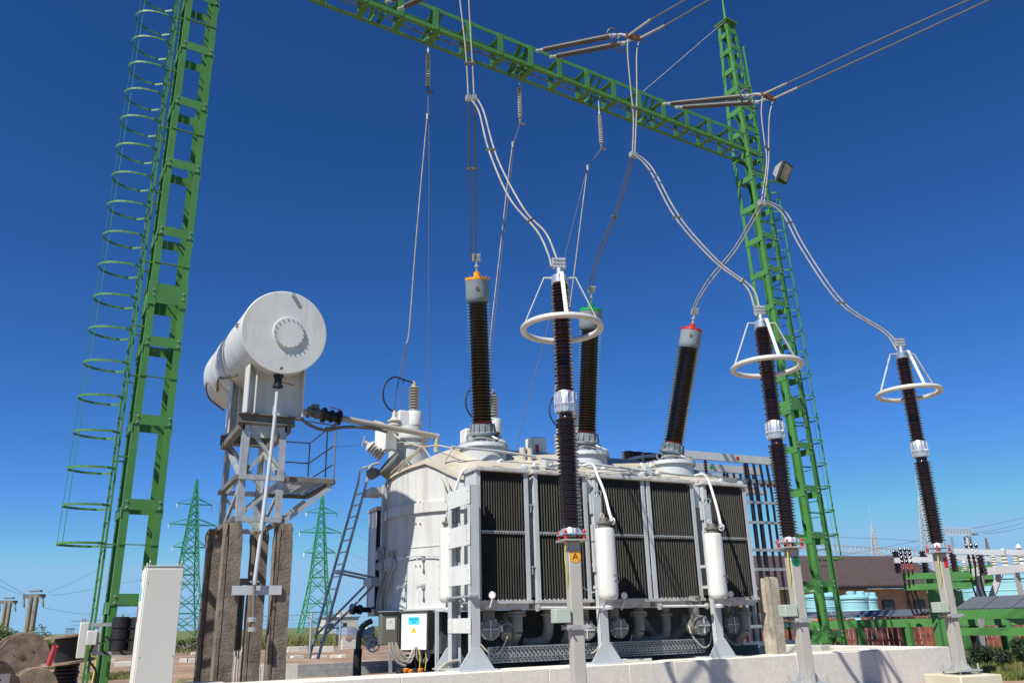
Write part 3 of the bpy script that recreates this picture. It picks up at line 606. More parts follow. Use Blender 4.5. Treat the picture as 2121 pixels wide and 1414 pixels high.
for q in ([(1105,1313),(1098,1290)],):
    a=at(1050,1300,Y=12.6); MB().lathe([(.10,0),(.15,.0),(.15,.03),(.10,.035),(.10,.16),(.15,.165),(.15,.195),(.09,.2)],a,V((.5,.2,.6)),18).lathe([(.09,0),(.13,.0),(.13,.03),(.09,.035),(.09,.2)],a,V((-.3,-.5,-.5)),18).o('pipe_valve',PIPEG,TF)
for x in (1030,1098,1258,1310): 
    a=at(x,1350,Y=12.9); MB().lathe([(.07,0),(.11,0),(.11,.03),(.07,.035),(.07,.16),(.02,.17)],a,V((.8,-.5,.1)),16).o('pipe_valve',BEIGE,TF)
for a,c in (((1115,1258),(1250,1258)),((1368,1255),(1465,1254))):
    p,q=at(*a,Y=12.0),at(*c,Y=12.0); MB().tube([p,q],.022,10).o('balance_pipe',WHITE,TF)
    for e in (p,q): MB().lathe([(.03,-.03),(.055,-.03),(.055,.0),(.03,.03)],e,(q-p),14).o('pipe_union',GALV,TF)
# perforated cable tray and gravel heap behind it
p,q=at(1010,1378,Y=12.35),at(1600,1360,Y=12.35)
ct=MB().bb(5.9,10.2,12.36,12.375,1.0,1.24).bb(5.9,10.2,12.377,12.60,1.0,1.01).o('cable_tray',TRAYG,TF)  # tray steel toned down, its shade is in the colour
for row,z in enumerate((1.03,1.065,1.10,1.14,1.175,1.21)):
    b=MB(); x=5.95+(row%2)*.04
    while x<10.1: b.bb(x,x+(.05 if row not in(2,3) else .018),12.352,12.358,z-.007,z+.007 if row not in(2,3) else z+.02); x+=.075
    o=b.o('tray_slots',BLACK,ct); o['kind']='stuff'
# ------------------------------------------------ HV bushings on turrets
def bushing(tb,pt,capm,rb):
    base=V(tb); top=at(*pt,Y=13.7); d=(top-base); l=d.length; d.normalize()
    x,y=base.x,base.y
    tr=MB().lathe([(rb+.05,-.75),(rb,-.10),(rb,-.06)],(x,y,base.z),n=40).lathe([(rb+.06,-.06),(rb+.06,-.02),(rb+.055,-.01),(rb+.055,.02),(rb*.7,.03)],(x,y,base.z),n=40).o('turret',LGREY,TF)
    for i in range(24): 
        a=i*PI/12; q=base+V((math.cos(a)*(rb+.03),math.sin(a)*(rb+.03),0)); MB().cyl(q-Z_*.08,q+Z_*.045,.014,n=6).o('bolt',GALV,tr)
    a=R_(-70); q=base+V((math.cos(a)*rb,math.sin(a)*rb,-.42)); nn=V((math.cos(a),math.sin(a),0))
    MB().lathe([(.12,-.05),(.12,.06),(.10,.08),(.02,.085)],q,nn,24).o('hand_hole_cover',WHITE,tr)
    u=base
    bu=MB().lathe([(.28,-.02),(.27,.04),(.22,.06),(.20,.22),(.20,.26)],u,d,32).o('hv_bushing',BGREY,TF)
    b=MB().lathe([(.25,.24),(.272,.25),(.272,.29),(.235,.31),(.222,.45),(.20,.46)],u,d,32); fx,fy,fz=frame(d)
    for i in range(14):
        a=i*2*PI/14; w=fx*math.cos(a)+fy*math.sin(a); b.prism([(.19,.30),(.268,.30),(.240,.455),(.19,.455)],u-w.cross(fz)*.007,w,fz,w.cross(fz),.014)
    b.o('bushing_flange',BGREY,bu)
    MB().lathe([(.195,.45),(.195,.50),(.17,.52)],u,d,28).o('seal_ring',REDB,bu)
    h1=l*.838
    MB().lathe(sheds(38,.5,h1,.178,.240,.0),u,d,36).o('porcelain',PORCH,bu)
    MB().lathe([(.195,h1-.02),(.232,h1+.03),(.240,h1+.10),(.240,l-.13),(.228,l-.12)],u,d,32).o('oil_head',BGREY,bu)
    b=MB().lathe([(.232,l-.125),(.243,l-.11),(.237,l-.07),(.14,l-.05),(.07,l-.045),(.065,l+.06),(.02,l+.065)],u,d,32)
    for i in range(12):
        a=i*PI/6; w=fx*math.cos(a)+fy*math.sin(a); b.box(u+d*(l-.085)+w*.232,(.02,.03,.06),(w,w.cross(fz),fz))
    b.o('colour_cap',capm,bu)
    vd=(EYE-u-d*(h1+.2)); vd=(vd-d*vd.dot(d)).normalized()
    MB().lathe([(.035,.228),(.035,.25)],u+d*(h1+.25),(vd+fx*.0),18).o('oil_sight_glass',BRASS,bu)
    b=MB().lathe([(.025,l+.06),(.025,l+.16),(.045,l+.165),(.045,l+.2),(.02,l+.21),(.02,l+.28)],u,d,12).o('terminal_stud',GALV,bu)
    t=u+d*(l+.36); dx=V((math.cos(.35),-math.sin(.35),0)); b=MB().box(t,(.17,.025,.15),(dx,dx.cross(d).normalized(),d))
    for i in range(4):
        for j in range(3): e=t+dx*(-.06+.04*i)+d*(-.05+.05*j); b.cyl(e-dx.cross(d)*.03,e+dx.cross(d)*.03,.014,n=6)
    b.o('terminal_clamp',GALV,bu)
    # lugs, sampling pipe, loose cables round the flange
    for s in (-1,1): MB().torus(base+V((.30*s,-.05,.15)),V((.3,1,0)),.07,.02,20,8).o('lifting_eye',BGREY,bu)
    MB().tube([base+V((.05,-.25,.18)),base+V((.14,-.36,.10)),base+V((.26,-.42,.04)),base+V((.33,-.30,.05))],.022,8,5).o('sampling_pipe',LGREY,bu)
    MB().tube([base+V((math.cos(t)*(rb-.02),math.sin(t)*(rb-.02),.09+.02*math.sin(5*t))) for t in [-2.6+.35*i for i in range(9)]],.012,6,3).o('earth_cable',BEIGE,bu)
REDB=mat('red_primer_ring',(.30,.045,.045),.5,var=.1)
bushing((6.83,14.4,4.86),(988,570),YEL,.44); bushing((9.2,14.4,4.86),(1224,634),GRNP,.43); bushing((11.38,14.4,4.80),(1434,676),REDM,.50)
# ------------------------------------------------ rear low voltage group, three times along the cover
def lvgroup(x,y,first):
    # post bushing pair with grey box between
    b=MB().lathe([(.10,4.8),(.10,5.12),(.15,5.13),(.15,5.17),(.08,5.18)],(x-.42,y-.2,0),n=20).o('bushing_foot',LGREY,TF)
    MB().lathe(sheds(5,5.18,5.62,.09,.15)+[(.05,5.66),(.03,5.80)],(x-.42,y-.2,0),n=24).o('white_bushing',PORCW,b)
    MB().bb(x-.28,x-.02,y-.12,y+.22,5.25,5.85).o('connection_box',WHITE,TF,bev=.02)
    c=MB().lathe([(.12,4.8),(.12,5.15),(.17,5.16),(.17,5.2),(.10,5.21)],(x+.08,y,0),n=20).o('bushing_foot',BGREY,TF)
    MB().lathe(sheds(7,5.2,5.55,.11,.16),(x+.08,y,0),n=24).o('brown_bushing',PORC,c)
    MB().lathe([(.18,5.55),(.185,5.57),(.185,5.83),(.17,5.86),(.06,5.87)],(x+.08,y,0),n=28).o('bushing_collar',WHITE,c)
    MB().lathe(sheds(9,5.87,6.42,.07,.115)+[(.06,6.43),(.06,6.47),(.03,6.5),(.025,6.55)],(x+.08,y,0),n=24).o('grey_bushing',PORCG,c)
    MB().tube([V((x+.06,y,6.50)),V((x-.15,y-.05,6.53)),V((x-.42,y-.1,6.55)),V((x-.62,y-.15,6.35)),V((x-.66,y-.18,6.05)),V((x-.55,y-.2,5.84)),V((x-.42,y-.2,5.78))],.018,8,5).o('jumper_cable',BLACK,c)
for k,(px,py) in enumerate(((857,850),(1022,872),(1190,905))):
    p=at(px,py,Y=16.0); lvgroup(p.x-.08,16.0,k==0)
for px,py,w,h in ((972,905,.30,.30),(1110,925,.34,.36),):
    p=at(px,py,Y=15.0); MB().box(p,(w,w,h)).o('sensor_box',WHITE,TF,bev=.03)
p=at(1113,932,Y=14.8); MB().box(p,(.05,.05,.22)).o('red_lever',REDM,TF)
for px in (1302,1320,1342,1361):
    p=at(px,948+(px-1302)*-.15,Y=15.6); b=MB().lathe([(.10,0),(.10,.25),(.14,.26)],(p.x,p.y,4.8),n=14).o('bushing_foot',BGREY,TF); MB().lathe(sheds(4,5.06,5.30,.10,.17),(p.x,p.y,0),n=18).o('brown_bushing',PORC,b)
MB().tube(path([(1240,965),(1275,962),(1315,948),(1360,942)],14.6,14.9),.04,10,5).o('vent_pipe',LGREY,TF)
for px,py in ((1330,978),(1350,978)):
    p=at(px,py,Y=13.9); MB().lathe(sheds(3,-.05,.16,.05,.09)+[(.03,.2)],p,Z_,16).o('white_bushing',PORCW,TF)
p,q=at(935,925,Y=13.9),at(1110,945,Y=13.9); MB().tube([p,(p+q)/2+Z_*.02,q],.025,8).o('cover_conduit',LGREY,TF)
p,q=at(1120,948,Y=13.6),at(1340,975,Y=13.6); MB().tube([p,q],.025,8).o('cover_conduit',LGREY,TF)
for x in (6.55,8.0,8.35,10.1,10.45): MB().bb(x,x+.22,13.45,13.7,4.15,4.33).o('cover_lug',CREAM,TF,bev=.01)
for x in (7.6,7.75,): MB().cyl((x,14.2,4.5),(x,14.2,4.86),.07,n=18).o('cover_stub',CREAM,TF)
# roof clutter: blind flanges, thin conduits and lugs along the front slope
rr=random.Random(11)
def slope(y): return 4.06+(y-13.15)*.535
for x in (7.55,7.95,8.25,9.85,10.15,10.5,12.0):
    y=13.45+rr.random()*.5; z=slope(y); MB().lathe([(.05,-.12),(.05,.05),(.085,.055),(.085,.08),(.05,.085),(.03,.12)],(x,y,z),V((0,-.3,1)),16).o('blind_flange',LGREY,TF)
for k,(xa,xb,y) in enumerate(((6.9,8.75,13.42),(7.3,11.0,13.62),(8.0,12.2,13.85))):
    MB().tube([V((xa+(xb-xa)*i/8,y+.03*math.sin(i*2.3+k),slope(y)+.05+.02*math.sin(i*1.7))) for i in range(9)],.014,6,3).o('conduit',(BEIGE,LGREY,BGREY)[k],TF)
for x in (7.7,8.1,8.6,10.0,10.7): MB().bb(x,x+.10,13.3,13.42,slope(13.3)-.05,slope(13.3)+.12).o('cover_clamp',GALV,TF,bev=.008)
for x in (7.9,10.25): MB().box((x,13.75,slope(13.75)+.1),(.18,.14,.2)).o('terminal_box',LGREY,TF,bev=.012)
# ------------------------------------------------ tap changer head on the tank end
b0=at(830,935,Y=15.6); 
hd=MB().lathe([(.34,-.55),(.32,-.1),(.37,-.09),(.37,-.03),(.32,-.02),(.32,.05),(.38,.06),(.38,.10),(.25,.12),(.23,.34),(.16,.36)],(b0.x+.2,15.6,5.08),n=32).o('tap_changer_head',LGREY,TF)
p=at(799,910,Y=15.3); MB().box(p,(.30,.34,.46),(V((.9,.35,.1)).normalized(),V((-.35,.93,0)),Z_)).o('inspection_box',WHITE,hd,bev=.02)
a,c=at(812,968,Y=15.2),at(786,948,Y=15.2); d=(at(775,930,Y=15.2)-at(806,958,Y=15.2)).normalized()
MB().lathe([(.25,-.35),(.25,.0),(.30,.01),(.30,.05),(.15,.06)],at(806,962,Y=15.2),d,28).o('angled_turret',PIPEG,TF)  # darker grey here stands in for the shade on the turret
q=at(790,945,Y=15.2)-d*.02; o=MB().lathe(sheds(6,0,.36,.07,.13)+[(.04,.38),(.03,.46)],q,d,22).o('white_bushing',PORCW,TF)
e=q+d*.46; MB().tube([e+Z_*.1,e-Z_*.12-X_*.05],.012,6).o('terminal_wire',WIRE,o)
MB().lathe([(.05,0),(.09,.01),(.11,.06),(.11,.18),(.06,.22)],at(780,975,Y=15.3),V((-.8,-.3,-.5)),20).o('elbow_joint',PIPEG,TF)
# conduits on tank end
def conduit(pp,r=.018,X=5.64,ma=BEIGE):
    MB().tube([surf(x,y,.05) for x,y in pp],r,8,4).o('conduit',ma,TF)
conduit([(872,925),(845,950),(822,968),(806,985),(803,1010),(803,1140)],.015); conduit([(880,922),(850,943),(828,960)],.012); conduit([(868,932),(845,955),(826,975)],.016)
MB().tube([at(x,y,Y=yy) for x,y,yy in ((876,925,14.6),(890,945,14.2),(905,970,13.9),(920,1005,13.6),(923,1040,13.4))],.014,8,5).o('conduit',BEIGE,TF)
MB().tube([at(x,y,Y=yy) for x,y,yy in ((940,925,14.0),(922,955,13.9),(922,985,13.7),(930,1010,13.4),(924,1075,13.3))],.014,8,5).o('conduit',BEIGE,TF)
MB().tube([at(x,y,Y=yy) for x,y,yy in ((775,872,15.6),(800,880,15.4),(822,905,15.1),(850,918,14.9),(876,925,14.6),(905,922,14.3),(945,930,14.0),(962,932,13.9))],.016,8,5).o('conduit',BEIGE,TF)
for dx in (0,9,17): conduit([(806+dx*.4,1140),(803+dx*.6,1165),(792+dx,1200),(783+dx,1235),(782+dx,1262),(790+dx,1270)],.024,5.58)
conduit([(839,1154),(870,1150),(912,1151),(921,1148)],.010,5.6,LGREY)
for px,py,r,ma in ((788,1142,.09,LGREY),(786,1172,.08,LGREY),(808,1168,.13,LGREY)):
    p=surf(px,py,.08); MB().lathe([(r,-.1),(r,.02),(r*.8,.03),(r*.75,.0),(.02,.0)],p,V((-.8,-.55,0)),24).o('gauge_housing',ma,TF)
MB().box(surf(783,1150,.1),(.1,.12,.16)).o('junction_box',GALV,TF,bev=.01)
for py in (1020,1205):
    p=at(776,py,Y=16.0); MB().box(p,(.30,.5,.14)).o('ladder_bracket',LGREY,TF)
# ------------------------------------------------ control boxes
th=R_(43); bn=V((-math.sin(th),-math.cos(th),0)); bx=V((math.cos(th),-math.sin(th),0))
c=at(858,1306,Y=13.35)
cb=MB().box(c-bn*.14,(.46,.28,.60),(bx,-bn,Z_)).o('control_box',OLIVE,TF,bev=.008)
MB().box(c+bn*.01,(.44,.016,.575),(bx,-bn,Z_)).o('box_door',DWHITE,cb,bev=.004)
MB().box(c-bn*.12+Z_*.31,(.50,.34,.018),(bx,-bn,Z_)).o('rain_hood',OLIVE,cb)
MB().box(c+bn*.0195+Z_*.16+bx*.0,(.19,.002,.115),(bx,-bn,Z_)).o('blue_label',CYAN,cb)
text('Sekundārie',.036,c+bn*.022+Z_*.185,bx,Z_,INKB,cb); text('puse',.034,c+bn*.022+Z_*.14,bx,Z_,INKB,cb)
MB().prism([(-.05,-.045),(.05,-.045),(0,.045)],c+bn*.0195+Z_*.02,bx,Z_,bn,.002).o('warning_sign',SIGNY,cb)
MB().prism([(-.004,-.022),(.012,.006),(.002,.004),(.006,.026),(-.012,-.002),(-.001,0)],c+bn*.022+Z_*.012,bx,Z_,bn,.001).o('warning_bolt',INK,cb)
for dz in (.2,-.2): MB().box(c+bn*.02-bx*.19+Z_*dz,(.03,.006,.03),(bx,-bn,Z_)).o('door_catch',LABW,cb)
c2=at(809,1300,Y=14.05); th2=R_(5); n2=V((-math.sin(th2),-math.cos(th2),0)); x2=V((math.cos(th2),-math.sin(th2),0))
cb2=MB().box(c2-n2*.12,(.31,.24,.52),(x2,-n2,Z_)).o('control_box',OLIVE,TF,bev=.008)
MB().box(c2+n2*.008-x2*.015,(.26,.014,.50),(x2,-n2,Z_)).o('box_door',OLIVE,cb2,bev=.003)
MB().box(c2+n2*.017-x2*.005+Z_*.07,(.15,.002,.18),(x2,-n2,Z_)).o('paper_notice',LABW,cb2)
MB().prism([(-.025,-.02),(.025,-.02),(0,.025)],c2+n2*.018+Z_*.11-x2*.005,x2,Z_,n2,.002).o('notice_mark',LETG,cb2)
MB().box(c2-n2*.1+Z_*.268,(.36,.30,.014),(x2,-n2,Z_)).o('rain_hood',GALV,cb2)
# hoses below the boxes
hz=[((812,1330),(818,1352),(832,1368),(846,1366),(856,1345)),((820,1330),(832,1362),(850,1370),(860,1340)),((806,1330),(812,1355),(826,1372),(840,1378)),((862,1340),(864,1360),(872,1368),(882,1362),(886,1342)),((868,1340),(872,1365),(884,1368),(892,1345)),((828,1345),(842,1362),(858,1356),(862,1338))]
for h in hz: MB().tube([at(x,y,Y=13.3) for x,y in h],.022,8,6).o('hose',BEIGE,TF)
for k,px in enumerate((861,869,873,880)): p=at(px,1342,Y=13.25); MB().tube([p,p-Z_*.16+X_*.01*k,p-Z_*.36],.008,6).o('earth_wire',YELG if k%2 else BLACK,TF)
for k,px in enumerate((828,838,848,858,868,878)):
    p=at(px,1384+ (k%3)*2,Y=12.9); o=MB().lathe([(.062,-.5),(.062,0),(.05,.0)]+[],p,V((-.08,0,1)),16)
    for j in range(10): o.lathe([(.062,-.5+j*.05),(.068,-.49+j*.05),(.062,-.475+j*.05)],p,V((-.08,0,1)),16,cap=False)
    o=o.o('corrugated_duct',BLACK,TF)
    if k in (1,2,4): MB().lathe([(.066,-.03),(.068,.012),(.03,.02)],p,V((-.08,0,1)),16).o('duct_cap',ORANGE,o)
for k in range(3): MB().tube([at(x,y,Y=12.7+.06*k) for x,y in ((950,1366),(925+4*k,1372),(909+4*k,1388),(905+4*k,1405))],.022,8,5).o('hose',BEIGE,TF)
# left end: drain valve, handwheel and thick black hose
p=at(762,1310,Y=15.3); hw=at(773,1336,Y=15.0); vd=V((-.35,-.9,-.1)).normalized()
vv=MB().lathe([(.08,-.1),(.13,-.09),(.13,-.05),(.09,-.04),(.11,.08),(.11,.15),(.15,.16),(.15,.2),(.08,.21)],at(768,1325,Y=15.3),V((-.5,-.3,.8)),22).o('drain_valve',LGREY,TF)
MB().torus(hw,vd,.105,.014,32,8).o('handwheel',LGREY,vv)
x,y,z=frame(vd)
for k in range(5): a=k*2*PI/5; MB().tube([hw,hw+(x*math.cos(a)+y*math.sin(a))*.10],.010,6).o('wheel_spoke',LGREY,vv)
MB().cyl(hw,hw-vd*.3,.03,n=10).o('valve_stem',LGREY,vv)
MB().tube([at(x,y,Y=15.2) for x,y in ((770,1285),(752,1295),(744,1315),(742,1345))],.05,14,5).o('drain_elbow',UNDER,TF)
MB().tube([at(x,y,Y=15.2) for x,y in ((742,1343),(740,1365),(739,1410))],.075,14,3).o('black_hose',BLACK,TF)
MB().lathe([(.05,-.1),(.05,.1),(.09,.11),(.09,.17),(.06,.18),(.08,.24),(.1,.26),(.1,.32)],at(758,1262,Y=16.4),V((-1,-.2,.05)),16).o('blind_flange',BLACK,TF)
MB().bar(at(905,1265,Y=13.1),at(905,1395,Y=13.1),.05,.05).o('stand_leg',LGREY,TF); MB().bar(at(808,1345,Y=13.9),at(809,1400,Y=13.9),.05,.03).o('stand_leg',GALV,TF)
# ================================================================ conservator
c0=at(590,688,d=13.6); c1=at(485,787,d=13.6/.765); c1.x=c0.x-.01
ax=(c1-c0).normalized(); ln=(c1-c0).length; RC=.70
CT=T('conservator_tank','large white cylindrical oil conservator tank raised high on a steel frame','tank',(c0.x,14.9,5.0))
MB().lathe([(.02,-.012),(RC-.012,-.012),(RC,0),(RC,ln-.28),(RC*.93,ln-.12),(RC*.7,ln+.03),(RC*.35,ln+.10),(.02,ln+.12)],c0,ax,80).o('tank_shell',WHITE,CT)
for f in (.42,.44,.455,.62,.635): 
    MB().lathe([(RC-.005,ln*f-.012),(RC+.012,ln*f-.01),(RC+.012,ln*f+.01),(RC-.005,ln*f+.012)],c0,ax,64,cap=False).o('shell_hoop',WHITE,CT)
cc=c0+V((.06,0,-.005)); x,y,z=frame(-ax)
cv=MB().lathe([(.258,-.02),(.258,.040),(.253,.045),(.02,.045)],cc,-ax,48).o('manhole_cover',WHITE,CT)
for i in range(18):
    a=2*PI*i/18; q=cc+x*(.232*math.cos(a))+y*(.232*math.sin(a)); MB().cyl(q-ax*.04,q-ax*.06,.012,n=6).o('bolt',LGREY,cv)
q=c0+V((.08,0,.65)); MB().cyl(q,q-ax*.13,.035,n=12).o('vent_stub',GALV,CT)
q=c0+V((-.02,0,-.63)); MB().cyl(q,q-ax*.05,.025,n=10).o('drain_plug',DSTEEL,CT)
q=c0-X_*RC+ax*.35+Z_*.1; MB().box(q,(.07,.06,.06)).o('lifting_lug',DSTEEL,CT)
MB().tube([c0+ax*3.6+V((-RC*.75,0,-.50)),c0+ax*2.9+V((-RC*.87,0,-.37)),c0+ax*2.4+V((-RC*.80,0,-.44)),c0+ax*1.5+V((-RC*.68,0,-.53))],.02,8,5).tube([c0+ax*3.6+V((-RC*.75,0,-.50)),c0+ax*4.0+V((-RC*.98,0,-.27)),c0+ax*4.5+V((-RC*.8,0,-.5)),c0+ax*4.7+V((-RC*.3,0,-.71))],.02,8,5).o('level_pipe',DSTEEL,CT)
FX0,FX1,FY0,FY1=2.12,2.82,13.5,15.3; ZT=4.786; ZB=3.193; ZM=3.881
for yy,zb in ((FY0+.05,ZT+.12),(FY1,ZT+.14)):
    s=(yy-c0.y)/ax.y; zc=(c0+ax*s).z
    MB().bb(2.14,3.02,yy-.01,yy+.01,zb,zc-.32).bb(2.12,2.14,yy-.18,yy+.18,zb,zc-.45).bb(3.02,3.04,yy-.18,yy+.18,zb,zc-.45).bb(2.25,2.264,yy-.18,yy-.01,zb,zc-.5).o('saddle',WHITE,CT)
# drain line with black valve
p=V((c0.x-.02,13.25,c0.z-RC+.02)); pe=at(527,1210,Y=13.18); pe2=at(524,1290,Y=13.18)
DP=T('drain_pipe','long pale drain pipe with a black valve, hanging from the front of the white conservator','pipe',(pe2.x,pe2.y,pe2.z))
MB().tube([p-Z_*.3,V((p.x-.03,13.24,4.32)),pe],.031,12,3).o('pipe',LGREY,DP)
MB().lathe([(.045,0),(.082,.01),(.082,.05),(.06,.06),(.06,.18),(.082,.19),(.082,.225),(.045,.235)],p,-Z_,20).o('valve',BLACK,DP)
MB().bar(p-Z_*.13+X_*.06,p+V((.26,0,-.16)),.02,.012).o('valve_handle',REDM,DP)
MB().tube([pe,pe2],.026,10).o('pipe',DSTEEL,DP)
for py in (1280,1300): q=at(524,py,Y=13.18); MB().cyl(q-Z_*.015,q+Z_*.015,.075,n=18).cyl(q-Z_*.045,q-Z_*.02,.075,n=18).o('pipe_flange',GALV,DP)
for py in (1098,1204): q=at(529+(py>1150)*-2,py,Y=13.19); MB().box(q,(.13,.06,.025)).o('pipe_clip',GALV,DP)
# steel frame with side platform
SF=T('support_frame','galvanised steel frame with a railed side platform carrying the white conservator','steel frame',((FX0+FX1)/2,(FY0+FY1)/2,ZB))
for yy in (FY0,FY1):
    MB().bb(FX0-.09,FX1+.12,yy-.09,yy+.09,ZT+.10,ZT+.12).bb(FX0-.09,FX1+.12,yy-.006,yy+.006,ZT-.02,ZT+.10).bb(FX0-.09,FX1+.12,yy-.09,yy+.09,ZT-.04,ZT-.02).o('top_beam',DSTEEL,SF)
for xx in (FX0-.02,FX1+.02): MB().bar((xx,FY0,ZT-.09),(xx,FY1,ZT-.09),.10,.10).o('side_beam',DSTEEL,SF)
for i,xx in ((1,FX0),(-1,FX1)):
    for j,yy in ((1,FY0),(-1,FY1)): MB().ang((xx,yy,ZB-.02),(xx,yy,ZT-.05),.11,.014,X_*i,Y_*j).o('leg',GALV,SF)
def strut(p,q,w=.055): MB().ang(p,q,w,.010,(V(q)-V(p)).cross(Y_ if abs((V(q)-V(p)).y)<.3 else X_).normalized(),Y_ if abs((V(q)-V(p)).y)<.3 else X_).o('brace',GALV,SF)
for yy in (FY0+.03,FY1-.03): strut((FX0+.05,yy,ZT-.06),(FX1,yy,ZM+.05)); strut((FX0+.1,yy,ZB+.08),(FX1,yy,ZM-.04)); 
strut((FX1-.02,FY1-.05,ZB+.1),(FX0+.06,FY1-.05,ZM-.05)); strut((FX1-.02,FY1-.1,ZT-.1),(FX0+.06,FY1-.1,ZM))
for xx in (FX0+.03,FX1-.03): strut((xx,FY0+.05,ZM-.02),(xx,FY1-.1,ZT-.14),.07); strut((xx,FY0+.05,ZM-.05),(xx,FY1-.1,ZB+.05),.065)
for zz in (ZM,ZB+.03):
    for yy in (FY0,FY1): MB().bar((FX0,yy-.02,zz),(FX1,yy-.02,zz),.07,.08).o('cross_rail',GALV,SF)
    for xx in (FX0-.02,FX1+.02): MB().bar((xx,FY0,zz),(xx,FY1,zz),.07,.07).o('cross_rail',DSTEEL,SF)
MB().bb(FX0,FX0+.14,FY0-.035,FY0-.022,ZB+.06,ZB+.22).o('gusset_plate',GALV,SF)
PX=3.64
for yy in (FY0,FY1): MB().bar((FX1,yy,ZM),(PX,yy,ZM),.06,.08).o('platform_rail',DSTEEL,SF); strut((PX-.05,yy,ZM-.05),(FX1+.03,yy,ZB+.04),.07)
MB().bar((PX,FY0,ZM),(PX,FY1,ZM),.06,.08).o('platform_rail',DSTEEL,SF)
g=MB()
for i in range(15): yy=FY0+.06+i*(FY1-FY0-.12)/14; g.bb(FX1+.03,PX-.03,yy-.012,yy+.012,ZM+.042,ZM+.060)
for i in range(5): xx=FX1+.1+i*.2; g.bb(xx-.006,xx+.006,FY0+.05,FY1-.05,ZM+.045,ZM+.068)
g.o('grating',GALV,SF)
hr=[(PX,FY0,1.0),(PX,FY0+.55,1.0),(PX,FY1,1.0),(FX1+.35,FY1,1.0),(FX1+.1,FY1,1.0)]
for x,y,h in hr: MB().cyl((x,y,ZM),(x,y,ZM+h),.013,n=8).o('railing_post',DSTEEL,SF)
for h in (1.0,.62,.3): MB().tube([(PX,FY0,ZM+h),(PX,FY1,ZM+h),(FX1-.1,FY1,ZM+h)],.012,8).o('hand_rail',DSTEEL,SF)
MB().tube([(FX1+.05,FY0,ZM+1.0),(PX,FY0,ZM+.95)],.012,8).o('hand_rail',DSTEEL,SF)
# inner vertical pipe and small valve
MB().tube([(2.37,14.4,5.2),(2.37,14.4,4.3),(2.34,14.4,3.86),(2.31,14.4,2.87),(2.26,14.4,1.87)],.03,10).o('riser_pipe',LGREY,SF); MB().lathe([(.04,0),(.07,.01),(.07,.05),(.05,.06),(.05,.18),(.07,.19),(.07,.23)],(2.36,14.4,4.0),n=16).o('riser_valve',DSTEEL,SF)
# concrete pillars
def pillar(label,x0,x1,y0,y1,z1,seed,ma=None):
    t=MB(); rnd=random.Random(seed); w=x1-x0; d=y1-y0
    sec=[(0,0),(.18,-.0),(.22,.10),(.26,.0),(.6,0),(1,0),(1,.35),(.86,.42),(.86,.60),(1,.66),(1,1),(.5,1),(0,1),(0,.66),(.10,.60),(.10,.42),(0,.35)]
    N=34; z0=.15; vs=[]
    for k in range(N+1):
        z=z0+(z1-z0)*k/N
        for a,b in sec:
            e=.006+(.025 if k>N-3 else 0)
            nn=noise.noise(V((a*3+seed,b*3,z*2.4)))*e*1.4
            sx=(a-.5); sy=(b-.5); sh=1-(.06 if k==N else .0)
            vs.append(V((x0+w/2+sx*w*sh+(rnd.random()-.5)*e*.7+nn,y0+d/2+sy*d*sh+(rnd.random()-.5)*e*.7-nn,z-(rnd.random()*.04 if k==N else 0))))
    m=len(sec); t.add(vs,[(k*m+i,k*m+(i+1)%m,(k+1)*m+(i+1)%m,(k+1)*m+i) for k in range(N) for i in range(m)]+[tuple(range(N*m,N*m+m))])
    o=t.o('concrete_pillar',ma or OLDC,ang=50,loc=((x0+x1)/2,(y0+y1)/2,z0)); return tag(o,label,'pillar','old concrete pillars under the conservator frame')
pillar('front left rough brown concrete pillar under the conservator frame, with a pale grooved edge',1.965,2.225,13.32,13.62,3.175,1)
pillar('front right rough brown concrete pillar under the conservator frame, half in deep shade',2.735,2.99,13.32,13.62,3.175,2)
pillar('rear left concrete pillar under the conservator frame, partly behind the front left one',1.97,2.235,15.16,15.46,3.265,3)
pillar('rear right concrete pillar under the conservator frame, seen between the two front ones',2.715,2.975,15.16,15.46,3.265,4)
p,q=at(480,1222,Y=13.29),at(583,1222,Y=13.29)
tag(MB().bb(p.x,q.x,13.275,13.29,p.z-.068,p.z+.068).bb(p.x,q.x,13.291,13.32,p.z+.055,p.z+.068).o('channel_beam',LGREY,loc=p),'grey steel channel fixed across the two front concrete pillars','beam')
p=at(492,1278,Y=13.9); SG=T('breather','dark cylindrical breather hanging between the concrete pillars below a small bracket','breather',p)
MB().lathe([(.05,-.48),(.085,-.46),(.085,.40),(.05,.42),(.03,.5)],p,n=20).o('body',GLASSD:=mat('smoked_glass',(.05,.05,.05),.25,var=.5,scale=8),SG); MB().box(p+V((.08,-.05,.53)),(.40,.08,.10)).o('bracket',DSTEEL,SG); MB().tube([p-Z_*.45+X_*.02,p-Z_*.95+X_*.02],.016,8).tube([p-Z_*.45+X_*.06,p-Z_*1.0+X_*.06],.012,8).o('tube',LGREY,SG)
